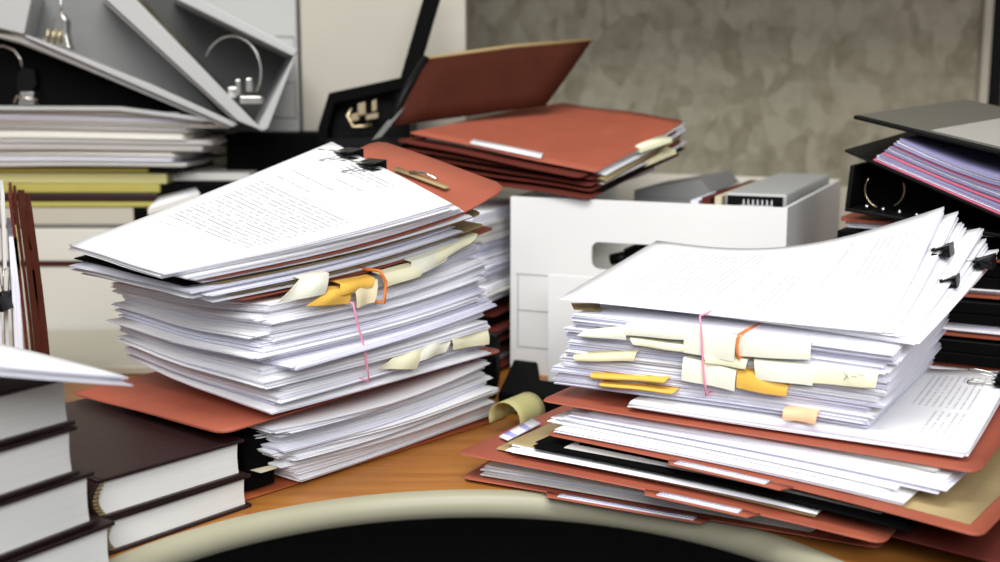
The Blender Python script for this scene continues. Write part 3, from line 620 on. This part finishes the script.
rule(.008, .125, .16, .125); rule(.010, .125, .010, .034); rule(.010, .080, .16, .080); rule(.010, .034, .16, .034)
mb.build('printed_lines', 'ink_line', T)
# white board leaning in front
mb = MB(); b = at(548, 398, 1.345); b.z = 0.001; a = at(548, 275, b.y)+Vector((0, .006, 0)); mb.box(b, bu*.22, Vector((.002, .0045, 0)), a-b)
tag(mb.build('white_board', 'carton', bevel=.0006), 'plain white board leaning on the front of the open storage box', 'board')
# contents of the box
bx = Pile([X(.01, .02, .10), X(.3, .02, .10), X(.3, .35, .10), X(.01, .35, .10)], [X(.01, .02, .205), X(.3, .02, .205), X(.3, .35, .205), X(.01, .35, .205)])
mb = MB(); p = [at(662, 199, 1.60), at(755, 199, 1.50), at(752, 182, 1.62), at(735, 180, 1.66)]
GBX = 'things packed in the open storage box'
mb = MB(); mb.prism([X(.095, .20, .2145), X(.185, .20, .2315), X(.200, .20, .215), X(.180, .20, .205), X(.095, .20, .205)], bv*.17); mb.prism([X(.095, .20, .005), X(.175, .20, .005), X(.175, .20, .206), X(.095, .20, .206)], bv*.165)
tag(mb.build('ring_binder', 'binder_grey'), 'grey binder top showing above the rim of the storage box', 'binder', GBX)
mb = MB(); mb.box(X(.222, .06, .005), bu*.010, bv*.28, (0, 0, .217)); tag(mb.build('file_folder', 'folder_red_dark'), 'dark red folder upright in the storage box, left of the white binder', 'folder', GBX)
mb = MB(); mb.box(X(.238, .06, .005), bu*.008, bv*.28, (0, 0, .219)); tag(mb.build('file_folder', 'manila_pale'), 'pale folder upright in the storage box beside the dark red folder', 'folder', GBX)
mb = MB(); mb.box(X(.206, .07, .005), bu*.010, bv*.12, (0, 0, .212)); tag(mb.build('file_folder', 'paper_cool'), 'cool white folder upright in the storage box', 'folder', GBX)
T = thing('ring_binder', 'white binder with a black label end in the storage box corner', 'binder', X(.29, .2, .005), GBX)
mb = MB(); mb.box(X(.252, .05, .005), bu*.072, bv*.33, (0, 0, .225)); mb.build('cover', 'binder_white', T, bevel=.003)
mb = MB(); mb.box(X(.256, .046, .19), bu*.064, bv*.005, (0, 0, .037)); e = mb.build('label_end', 'black', T); e['label'] = 'black printed label'
mb = MB()
for q in range(14): mb.box(X(.272+q*.0027, .0455, .205+.006*(q % 2)), bu*.0012, bv*.0005, (0, 0, .012))
mb.build('label_print', 'paper', T)
mb = MB(); mb.box(X(.06, .085, .005), bu*.13, bv*.006, (0, 0, .20)); tag(mb.build('file_folder', 'paper_warm'), 'pale board added behind the hand hole to lighten the storage box interior', 'folder', GBX)  # pale sheet added to brighten the view through the hand hole
mb = MB(); mb.tube([X(.14, .03, .15), X(.17, .035, .165), X(.20, .03, .20)], .010); mb.tube([X(.12, .03, .145), X(.14, .03, .15)], .007); tag(mb.build('cable_handle', 'black'), 'black strap seen through the hand hole of the storage box', 'strap', GBX)

# ================================================================== BACK FOLDER STACK (behind, middle)
K0 = Pile(rectz((-.27, 1.56), -23, .279, .216, .002, .002, .002, .002), rectz((-.27, 1.56), -23, .279, .216, .085, .085, .085, .085), wave=.0006)
for k in range(5):
    folder(K0, .06+.19*k, .02, ['lowest', 'second lowest', 'third lowest', 'fourth lowest', 'topmost'][k]+' dark red folder on the desk behind the left stack', 'dark red folders behind the left stack', l=.286, w=.22, du=R.gauss(0, .004), dv=R.gauss(0, .004), m='folder_red_dark', r=.006)
    if k < 4: document(K0, .10+.19*k, .22+.19*k, 3, -.004, .004, R.gauss(0, .01), mats=('black_matte', 'black_matte') if k % 2 else KINDS['g'], label=['lowest', 'second lowest', 'third lowest', 'fourth lowest'][k]+' contents between the dark red folders behind the left stack', group='contents of the dark red folders')
K1 = Pile(rectz((-.275, 1.555), -23, .279, .216, .089, .089, .089, .089), rectz((-.285, 1.545), -23, .279, .216, .200, .205, .205, .200), wave=.001)
fill(K1, 0, .96, 11, 'in the pale pile left of the storage box, %s', 'documents in the pile left of the storage box', jit=.006, rj=.03, kinds='wcmgc', seed=41, n=4)
kt = [at(596, 174, 1.42), at(684, 121, 1.60), at(562, 103, 1.78), at(408, 131, 1.54)]
kb = [Vector((p.x, p.y, p.z-h_)) for p, h_ in zip(kt, (.027, .042, .075, .055))]
K2 = Pile(kb, kt, .30, .24, wave=.0012)
for k in range(5):
    t = .02+.19*k
    folder(K2, t, .03, ['lowest', 'second lowest', 'middle', 'fourth'][k]+' dark red folder beneath the bright red one in the back stack' if k < 4 else 'second red folder from the top of the back stack', 'red folders in the back stack', l=.30, w=.24, du=R.gauss(-.004, .006), dv=R.gauss(.004, .006), rot=R.gauss(0, .02), m='folder_red_dark', r=.008)
    document(K2, t+.05, t+.15, 3, .02+.012*(k % 2), .006, R.gauss(0, .05), l=.285, w=.22, mats=[('black_matte', 'black_matte'), KINDS['g'], ('manila', 'manila'), KINDS['w'], KINDS['m']][k], label=['lowest', 'second lowest', 'middle', 'fourth', 'topmost'][k]+' papers between the red folders of the back stack', group='papers in the back folder stack', jit=.004)
folder(K2, .985, .02, 'bright red folder on top of the back stack with a white label strip', l=.30, w=.24, r=.006, m='folder_red', group='red folders in the back stack')
mb = MB(); q = [atz(470, 142, 0)]*4
e = Vector((0, 0, .002))
def on_top(pxy):                         # point on the top folder's plane
    n3 = (kt[1]-kt[0]).cross(kt[3]-kt[0]).normalized(); a = (pxy[0]-500)/F; b = (281-pxy[1])/F; r = Vector((a, cp+b*sp, -sp+b*cp)); o = Vector((0, 0, H)); return o+r*((kt[0]-o).dot(n3)/r.dot(n3))
q = [on_top(p)+e for p in ((470, 145), (541, 160), (543, 155), (473, 141))]
mb.slab([[q[0]+e*.4, q[1]+e*.4], [q[3]+e*.4, q[2]+e*.4]], [[q[0], q[1]], [q[3], q[2]]], .07, .01, (0, 0)); tag(mb.build('label_sticker', 'paper'), 'white label strip on the front edge of the bright red folder', 'label')
for k, (a, b, m_, lab) in enumerate([((640, 148), (672, 138), 'note_yellow', 'upper yellow tab at the right end of the back folder stack'), ((645, 162), (676, 150), 'note_tan', 'lower yellow tab at the right end of the back folder stack'), ((622, 178), (655, 168), 'paper', 'white tab at the lower right of the back folder stack')]):
    p = at(*a, 1.50+.02*k); r_ = at(*b, 1.53+.02*k); dn = Vector((-.012, .03, .004)); mb = MB(); p0 = p-Vector((.0, 0, .006)); mb.slab([[p, r_], [p+dn, r_+dn]], [[p-Vector((0, 0, .006)), r_-Vector((0, 0, .005))], [p+dn-Vector((0, 0, .006)), r_+dn-Vector((0, 0, .005))]], .02, .02, (0, 0))
    tag(mb.build('index_tab', m_), lab, 'tab', 'tabs of the back folder stack')
mb = MB(); a = atz(440, 392, 0); mb.prism([Vector((-.09, 1.33, .001)), Vector((-.004, 1.33, .001)), Vector((.0, 1.43, .001)), Vector((-.01, 1.45, .001)), Vector((-.14, 1.45, .001))], (0, 0, .05)); tag(mb.build('black_block', 'black_matte', bevel=.004), 'black case on the desk in front of the dark red folders', 'case')
mb = MB(); mb.prism([Vector((-.002, 1.275, .001)), Vector((.24, 1.17, .001)), Vector((.27, 1.235, .001)), Vector((.046, 1.332, .001)), Vector((.046, 1.42, .001)), Vector((.0165, 1.435, .001))], (0, 0, .022)); tag(mb.build('black_block', 'black_matte', bevel=.003), 'flat black slab added to cover the desk in front of the white board', 'case')  # slab added to cover orange desk where the image is dark
# propped open dark folder
T = thing('pressboard_folder', 'dark red folder propped open at a slant above the back stack', 'folder', at(470, 115, 1.58))
c4 = [at(392, 126, 1.56), at(545, 106, 1.66), at(592, 40, 1.72), at(428, 58, 1.60)]; nn = (c4[1]-c4[0]).cross(c4[3]-c4[0]).normalized()
mb = MB(); g = lambda h: [[(c4[0]*(1-i/6)+c4[1]*(i/6))*(1-j/4)+(c4[3]*(1-i/6)+c4[2]*(i/6))*(j/4)+nn*(h+.003*math.sin(math.pi*j/4)) for i in range(7)] for j in range(5)]
mb.slab(g(0), g(.002), .2, .2, (0, 0)); mb.build('cover', 'folder_brown', T)
mb = MB(); mb.tube([c4[3], c4[3]*.5+c4[2]*.5+Vector((0, 0, .003)), c4[2]], .0028); mb.build('top_edge', 'kraft', T)
mb = MB(); mb.tube([c4[0]-Vector((.004, 0, 0)), (c4[0]+c4[3])/2-Vector((.006, 0, 0)), c4[3]-Vector((.002, 0, 0))], .0055); mb.build('spine_tape', 'black', T)
mb = MB(); a = at(372, 140, 1.54); b = at(398, 108, 1.57); mb.box(a, b-a, Vector((.012, .0, .004)), Vector((0, .004, 0))); mb.build('fastener', 'metal', T)
# black binder and slanted post
T = thing('lever_arch_binder', 'black binder lying end-on behind the left stack with a brass mechanism', 'binder', at(365, 140, 1.66))
yb = 1.62; mb = MB(); mb.prism([at(*p, yb) for p in ((318, 148), (318, 128), (329, 93), (408, 76), (412, 86), (334, 103), (327, 130), (327, 146))], (.0, .26, 0)); mb.build('cover', 'black_matte', T)
mb = MB(); mb.prism([at(*p, yb) for p in ((318, 148), (327, 139), (400, 136), (400, 146))], (.0, .26, 0)); mb.prism([at(*p, yb+.05) for p in ((327, 139), (330, 104), (410, 88), (410, 137))], (0, .2, 0)); mb.build('inner_board', 'black', T)
mb = MB()
for (x_, y_, w_, h_) in ((350, 122, .012, .010), (358, 116, .010, .016), (366, 120, .016, .007), (372, 112, .006, .014)): mb.box(at(x_, y_, yb), (w_, 0, .003), (0, .02, 0), (0, 0, h_))
mb.tube([at(352, 108, yb), at(347, 116, yb), at(353, 127, yb-.01), at(372, 125, yb-.01)], .002); mb.build('ring_mechanism', 'brass', T)
mb = MB(); a, b = at(437, -20, 1.70), at(402, 100, 1.62); t = (b-a); mb.prism([b-Vector((.011, 0, 0)), b+Vector((.011, 0, 0)), a+Vector((.012, 0, 0)), a-Vector((.012, 0, 0))], (0, .016, 0))
tag(mb.build('slanted_post', 'black_matte', bevel=.002), 'black slanted arm rising behind the black binder', 'post')
mb = MB(); a = at(220, 133, 1.78); mb.prism([at(225, 134, 1.74), at(415, 134, 1.74), Vector((at(415, 134, 1.74).x, 1.74, .002)), Vector((at(225, 134, 1.74).x, 1.74, .002))], (0, .30, 0))
tag(mb.build('document_tray', 'black_matte', bevel=.003), 'black tray box under the large white carton at the back', 'tray')
mb = MB(); zz = at(300, 136, 1.90).z
# large white carton at the back left
T = thing('carton', 'large off-white carton with a printed panel on its left side', 'carton', (-.25, 1.9, at(225, 134, 1.74).z+.001))
z0 = at(225, 134, 1.74).z+.001; xl = at(302, 100, 1.80).x; xr = at(466, 60, 1.80).x
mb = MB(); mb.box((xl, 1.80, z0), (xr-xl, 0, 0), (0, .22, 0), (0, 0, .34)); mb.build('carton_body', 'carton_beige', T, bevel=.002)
T = thing('carton', 'narrow white carton with a printed outline beside the large off-white one', 'carton', (xl-.05, 1.9, z0))
mb = MB(); mb.box((xl-.16, 1.785, z0), (.157, 0, 0), (0, .22, 0), (0, 0, .34)); mb.build('carton_body', 'carton_shade', T, bevel=.002)  # carton_shade puts the shadow over this carton into its colour
mb = MB(); 
for (a, b) in (((276, 36), (294, 37)), ((294, 37), (296, 118)), ((296, 118), (270, 117)), ((282, 60), (294, 61)), ((284, 82), (294, 83))): mb.tube([at(*a, 1.784), at(*b, 1.784)], .0007, sides=5)
mb.build('printed_lines', 'ink_line', T)

# ================================================================== BACK LEFT PILE (boxes, pads, papers, binders)
yb = 1.66
def flat(name, x0, y0, x1, y1, m, label, cat, dep=.28, group=None, yb_=yb, ml=0, bevel=.002, tilt=0):
    a = at(x0, y0, yb_); b = at(x1, y1, yb_); mb = MB(); mb.box((a.x, yb_, b.z), (b.x-a.x, 0, tilt), (0, dep, 0), (0, 0, a.z-b.z)); return tag(mb.build(name, m, bevel=bevel), label, cat, group)
zb = at(0, 334, 1.68).z
GY = 'pads and books in the back left pile'
T = thing('flat_box', 'lower white flat box at the back left with a brown strap line above it', 'box', (-.6, 1.8, 0))
a = at(-60, 266, yb); b = at(158, 266, yb); mb = MB(); mb.box((a.x, yb, .001), (b.x-a.x, 0, 0), (0, .30, 0), (0, 0, a.z-.001)); mb.build('box_body', 'carton_ivory', T, bevel=.002)
mb = MB(); c_ = at(-60, 262, yb); mb.box((a.x, yb-.002, a.z), (b.x-a.x+.012, 0, 0), (0, .3, 0), (0, 0, c_.z-a.z)); e = mb.build('lid_edge', 'folder_brown', T); e['label'] = 'dark brown edge strip'
flat('flat_box', -60, 228.5, 160, 261.5, 'carton_ivory', 'upper white flat box at the back left under the grey book', 'box')
flat('hardback_book', -60, 224.5, 150, 228, 'book_grey', 'thin grey book on the upper white flat box', 'book', group=GY)
T = thing('hardback_book', 'tan book with a black spine end in the back left pile', 'book', (-.6, 1.8, at(0, 224, yb).z), GY)
a, b, c_ = at(-60, 208, yb), at(134, 224, yb), at(152, 224, yb)
mb = MB(); mb.box((a.x, yb, b.z), (b.x-a.x, 0, 0), (0, .27, 0), (0, 0, a.z-b.z)); mb.build('page_block', 'carton_beige', T)
mb = MB(); mb.box((b.x, yb, b.z), (c_.x-b.x, 0, 0), (0, .27, 0), (0, 0, a.z-b.z)); mb.build('spine', 'black_matte', T)
flat('legal_pad', -60, 202, 166, 207.5, 'yellow_pad', 'single yellow legal pad between the tan book and the maroon book', 'notepad', group=GY)
flat('hardback_book', -60, 193.5, 158, 201.5, 'book_cover', 'maroon book between yellow legal pads at the back left', 'book', group=GY)
flat('legal_pad', -60, 184, 160, 193, 'yellow_pad', 'lower of two stacked yellow legal pads under the white papers', 'notepad', group=GY)
flat('legal_pad', -60, 173, 167, 183.5, 'yellow_pale', 'middle pale yellow legal pad under the white papers', 'notepad', group=GY, tilt=-.001)
flat('legal_pad', -60, 168, 148, 172.5, 'yellow_pad', 'topmost yellow legal pad under the white papers', 'notepad', group=GY)
T_ = flat('black_strip', 149, 167, 178, 174, 'black', 'small black clip end on the right of the top yellow pads', 'clip', dep=.02)
def bl(xl_, xr_, yt, yb2, yw, d=.24):
    a, b = at(xl_, yt, yw), at(xr_, yt, yw); return [Vector((a.x, yw, a.z)), Vector((b.x, yw, b.z)), Vector((b.x, yw+d, b.z)), Vector((a.x, yw+d, a.z))]
BP = Pile(bl(-90, 218, 167, 0, 1.645), bl(-90, 222, 112, 0, 1.635), .43, .24, bend=lambda u, v, t: .006*math.sin(3.3*u)*t, wave=.0012)
rb = random.Random(3); ts = [0, .08, .2, .28, .40, .50, .62, .72, .80, .9]
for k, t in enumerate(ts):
    t1 = (ts+[.985])[k+1]-.012; kd = 'gwmggmgmwg'[k]; ln = .40+rb.uniform(-.03, .03)  # grey kinds put the binders' shadow into the paper colour
    document(BP, t, t1, 4, rb.uniform(-.006, .012), rb.uniform(-.005, .005), rb.gauss(0, .012), l=ln if k != 2 else .37, w=.22, mats=KINDS[kd], label='long %s papers shaded under the white binders at the back left, %s' % (KN[kd], orank(9-k)), group='papers under the white binders', jit=.003)
mb = MB(); mb.prism([Vector((-.75, 1.44, .001)), Vector((-.38, 1.44, .001)), Vector((-.38, 1.655, .001)), Vector((-.75, 1.655, .001))], (0, 0, .012)); tag(mb.build('desk_cover_board', 'trim_beige', bevel=.003), 'dull beige board added to cover the desk in front of the white flat boxes', 'board')  # board added over the orange desk, which looks beige here in the image
# loose pale papers and dark gap right of the yellow pads
flat('paper_bundle', 172, 173, 250, 181, 'paper_warm', 'cream folded papers right of the yellow pads', 'papers', dep=.16, yb_=1.69)
mb = MB(); a, b, c_, d_ = at(148, 215, 1.56), at(200, 199, 1.60), at(196, 193, 1.66), at(160, 202, 1.66); dn = Vector((0, 0, .008))
mb.slab([[a+dn, b+dn], [d_+dn, c_+dn]], [[a, b], [d_, c_]], .05, .05, (0, 1)); tag(mb.build('paper_bundle', ['paper', 'edge_warm']), 'small tilted bundle of white papers beside the black spine', 'papers')
mb = MB(); mb.box(Vector((at(152, 228, 1.60).x, 1.60, at(152, 228, 1.60).z)), (.06, 0, .0), (0, .05, 0), (0, 0, .016)); tag(mb.build('card_box', 'kraft'), 'brown card box end under the small white bundle', 'box')
mb = MB(); mb.box((at(160, 200, 1.665).x, 1.665, .002), (.115, 0, 0), (0, .06, 0), (0, 0, at(160, 184, 1.665).z-.002)); tag(mb.build('lever_arch_binder', 'black_matte'), 'black block filling the dark gap right of the yellow pads', 'binder')  # black block stands in for the dark gap beside the pads

def binder(label, pieces, rings, yw, dep=.29, mech=None, m='binder_white', skew=-.24):
    """ring binder seen from its open end: pieces = (name, px polygon)"""
    P = [at(*p, yw) for p in pieces[0][1]]; T = thing('ring_binder', label, 'binder', P[0], 'white binders leaning together')
    for nm, poly in pieces:
        mb = MB(); mb.prism([at(*p, yw) for p in poly], (skew*dep, dep, 0)); mb.build(nm, m, T, bevel=.001)
    for rg in rings:
        mb = MB(); mb.tube([at(x, y, yw+.03) for x, y in rg], .0016); mb.build('ring', 'metal', T)
    if mech:
        mb = MB(); 
        for (x, y, w_, h_) in mech:
            a = at(x, y, yw+.02); mb.box(a, (w_, 0, 0), (0, .02, 0), (0, 0, h_))
        mb.build('ring_mechanism', 'metal', T, bevel=.001)
    return T
def inner(poly, m_, yw, T_, nm='shade_board'):  # added boards whose dark colour stands in for shade inside the binders
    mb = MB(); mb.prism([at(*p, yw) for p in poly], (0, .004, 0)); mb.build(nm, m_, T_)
def arcpx(cx_, cy_, rx, ry, a0, a1, n_=14): return [(cx_+rx*math.cos(math.radians(a0+(a1-a0)*q/n_)), cy_-ry*math.sin(math.radians(a0+(a1-a0)*q/n_))) for q in range(n_+1)]
BA = binder('right-most white binder tipped on its spine, its ring arching over the opening',
       [('cover', [(172, -6), (190, -6), (298, 50), (293, 56), (170, -4)]), ('spine', [(298, 50), (294, 56), (258, 126), (263, 131), (268, 128)]),
        ('cover', [(100, -6), (131, -6), (263, 131), (256, 128), (238, 121)])],
       [arcpx(232, 72, 29, 36, 155, -35)], 1.60, mech=[(228, 98, .012, .014), (240, 104, .028, .010), (246, 92, .008, .018), (236, 95, .006, .02)])
BB = binder('middle white binder leaning with a wide wedge opening at the top left',
       [('cover', [(24, 34), (27, 38), (232, 127), (238, 124), (150, 84), (60, 48)]), ('spine', [(-40, -8), (33, -8), (24, 34), (-10, 26), (-40, 20)]),
        ('cover', [(95, -6), (99, -6), (237, 121), (234, 121)])],
       [[(60, -10), (61, 6), (62, 18)]], 1.61, mech=None)
BC = binder('lowest white binder lying flat and gaping dark beneath the other binders',
       [('cover', [(-30, 106), (120, 107), (232, 121), (233, 125), (118, 111), (-30, 110)]), ('cover', [(-30, 24), (-2, 33), (22, 37), (230, 127), (228, 129), (20, 42), (-30, 30)])],
       [[(-10, 46), (4, 46), (14, 50), (20, 58), (23, 68)]], 1.62, mech=None)
inner([(135, -10), (180, -10), (290, 54), (256, 122)], 'binder_shade', 1.75, BA)
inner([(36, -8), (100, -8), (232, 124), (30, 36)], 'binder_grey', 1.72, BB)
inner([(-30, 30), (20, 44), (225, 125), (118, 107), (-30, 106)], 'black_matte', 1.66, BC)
# lever mechanisms
T = thing('ring_mechanism', 'silver bell-shaped ring mechanism inside the middle white binder', 'binder mechanism', at(55, 46, 1.63))
mb = MB(); yy = 1.625
mb.prism([at(*p, yy) for p in ((40, 40), (52, 30), (54, 18), (62, 14), (66, 20), (66, 34), (70, 50), (66, 47), (50, 44))], (0, .02, 0)); mb.build('lever_plate', 'metal', T, bevel=.0015)
for x in (48, 54, 60):
    mb = MB(); mb.tube([at(x, 28+(x-48)*.2, yy-.004), at(x-1, 44, yy-.004)], .0016); mb.build('prong', 'brass', T)
T = thing('ring_mechanism', 'small silver clamp standing inside the lowest white binder', 'binder mechanism', at(22, 106, 1.63))
mb = MB(); mb.prism([at(*p, 1.625) for p in ((18, 105), (20, 92), (33, 92), (34, 105))], (0, .02, 0)); mb.build('clamp_body', 'metal', T, bevel=.001)
mb = MB(); mb.tube([at(14, 103, 1.62), at(17, 96, 1.62), at(37, 100, 1.62)], .0015); mb.build('lever', 'metal', T)
mb = MB(); mb.prism([at(*p, 1.64) for p in ((17, 92), (17, 76), (22, 68), (34, 70), (36, 84), (31, 92))], (0, .02, 0)); mb.build('lever_grip', 'black', T)

# ================================================================== RIGHT BACK STACK (black binders and folders)
Q0 = Pile(rectz((.365, 1.31), -30, .34, .26, .002, .002, .002, .002), rectz((.368, 1.30), -30, .34, .26, .218, .214, .214, .218), .34, .26, wave=.0008)
seq = [('red', .010), ('blk', .030), ('wht', .012), ('red', .004), ('blk', .028), ('red', .004), ('wht', .010), ('blk', .026), ('red', .004), ('wht', .006), ('blk', .026), ('red', .004), ('blk', .02), ('wht', .006), ('red', .004)]
tot = sum(h for _, h in seq); t = .01; rq = random.Random(9)
N_ = len(seq)
for k, (kd, h) in enumerate(seq):
    d = h/tot*.97; lab = 'in the tall back stack at right edge, %s' % orank(N_-1-k); g = 'layers of the tall stack at right edge'
    du, dv, ro = rq.gauss(0, .005), rq.gauss(0, .004), rq.gauss(0, .01)
    if kd == 'red': folder(Q0, t, d*.8, 'brick-red folder '+lab, g, du=du, dv=dv, rot=ro, l=.34, w=.26, r=.008)
    elif kd == 'wht': document(Q0, t, t+d*.85, 4, du+.006, dv+.004, ro, l=.30, w=.23, mats=KINDS['w'], label='white papers '+lab, group=g, jit=.003)
    else: document(Q0, t, t+d*.9, 2, du, dv, ro, l=.335, w=.255, mats=('black_vinyl', 'black_matte'), label='black folder '+lab, group=g, jit=.002, name='black_folder', cat='folder')
    t += d
# lower black binder with rings
def obox(mb, O_, U, V, Wv, a, b, c, la, lb, lc): mb.box(O_+U*a+V*b+Wv*c, U*la, V*lb, Wv*lc)
T = thing('ring_binder', 'black ring binder under the pink-edged papers, its end open', 'binder', (.45, 1.35, .222))
O_ = Vector((.370, 1.285, .221)); U = Vector((math.cos(math.radians(-38)), math.sin(math.radians(-38)), -.10)).normalized(); V = Vector((math.cos(math.radians(52)), math.sin(math.radians(52)), .04)).normalized(); Wv = U.cross(V).normalized()
mb = MB(); obox(mb, O_, U, V, Wv, 0, 0, 0, .30, .26, .004); mb.build('cover', 'black_vinyl', T, bevel=.001)
mb = MB(); obox(mb, O_, U, V, Wv, 0, 0, .004, .005, .26, .046); mb.build('spine', 'black_vinyl', T, bevel=.001)
mb = MB(); obox(mb, O_, U, V, Wv, .005, .05, .004, .29, .21, .046); mb.build('page_block', 'black_matte', T)
for q in (0, 1):
    mb = MB(); mb.tube([O_+U*(.032+.020*math.cos(a)+.0)+V*(.02+.008*q)+Wv*(.026+.020*math.sin(a)) for a in [math.radians(150+x*12) if q == 0 else math.radians(-60+x*10) for x in range(10)]], .0007); mb.build('ring', 'brass', T)
mb = MB()
for q in range(4): mb.tube([O_+U*(.02+.018*q)+V*.01+Wv*.005, O_+U*(.02+.018*q)+V*.012+Wv*.009], .002)
mb.build('rivet', 'metal', T)
# upper black binder: lower cover, papers, top cover with clear pocket
p00 = at(844, 152, 1.285); U2 = (at(1000, 219, 1.17)-p00).normalized(); V2 = Vector((.68, .72, .12)).normalized(); W2 = U2.cross(V2).normalized(); V2 = W2.cross(U2)
T = thing('ring_binder', 'black presentation binder on top of the right back stack, clear pocket on its cover', 'binder', p00)
mb = MB(); mb.box(p00, U2*.32, V2*.27, W2*.003); mb.build('cover', 'black_vinyl', T, bevel=.001)
t00 = at(853, 119, 1.29); U3 = (at(1000, 155, 1.17)-t00).normalized(); V3 = Vector((.70, .70, .07)).normalized(); W3v = U3.cross(V3).normalized(); V3 = W3v.cross(U3)
mb = MB(); mb.box(t00, U3*.32, V3*.24, W3v*.004); mb.build('cover', 'black_vinyl', T, bevel=.001)
mb = MB(); mb.box(t00+W3v*.0045+U3*.004+V3*.004, U3*.31, V3*.23, W3v*.0008); e = mb.build('clear_pocket', 'clear_pocket', T); e['label'] = 'grey clear pocket on the cover'
mb = MB(); s0 = t00+W3v*.0056
mb.prism([s0+U3*.085+V3*.010, s0+U3*.30+V3*.010, s0+U3*.30+V3*.225, s0+U3*.085+V3*.225], W3v*.0005); e = mb.build('insert_sheet', 'insert_sheet', T); e['label'] = 'pale sheet inside the pocket'
PP = Pile([p00+W2*.0035+U2*.033+V2*.004, p00+W2*.0035+U2*.32+V2*.004, p00+W2*.0035+U2*.32+V2*.22, p00+W2*.0035+U2*.038+V2*.22],
          [t00-W3v*.003+U3*.040+V3*.006, t00-W3v*.003+U3*.32+V3*.006, t00-W3v*.003+U3*.32+V3*.22, t00-W3v*.003+U3*.045+V3*.22], .28, .216, bend=lambda u, v, t: -.016*t*math.sin(math.pi*min(1, u*1.1)), wave=.0004)
cols = [('edge_pink', .05), ('c', .10), ('v', .12), ('edge_pink', .05), ('v', .10), ('w', .05), ('v', .12), ('m2', .04), ('v', .12), ('w', .04), ('v', .13)]
mat('paper_violet', (.19, .185, .33), .7)
t = 0; tt = sum(h for _, h in cols)
for k, (kd, h) in enumerate(cols):
    d = h/tt*.93; ms = {'edge_pink': ('edge_pink', 'edge_pink'), 'c': ('paper_cool', 'edge_colour'), 'v': ('paper_violet', 'edge_colour'), 'w': KINDS['w'], 'm2': ('edge_pink', 'edge_pink')}[kd]
    nm = {'edge_pink': 'bright pink sheets', 'c': 'pale violet papers', 'v': 'violet-edged papers', 'w': 'white papers', 'm2': 'thin pink sheets'}[kd]
    document(PP, t, t+d*.92, 4 if 'p' not in kd else 2, k*.0016, 0, 0, l=.27, w=.21, mats=ms, label='%s inside the black presentation binder, %s' % (nm, orank(len(cols)-1-k)), group='coloured papers in the black presentation binder', jit=.0008)
    t += d
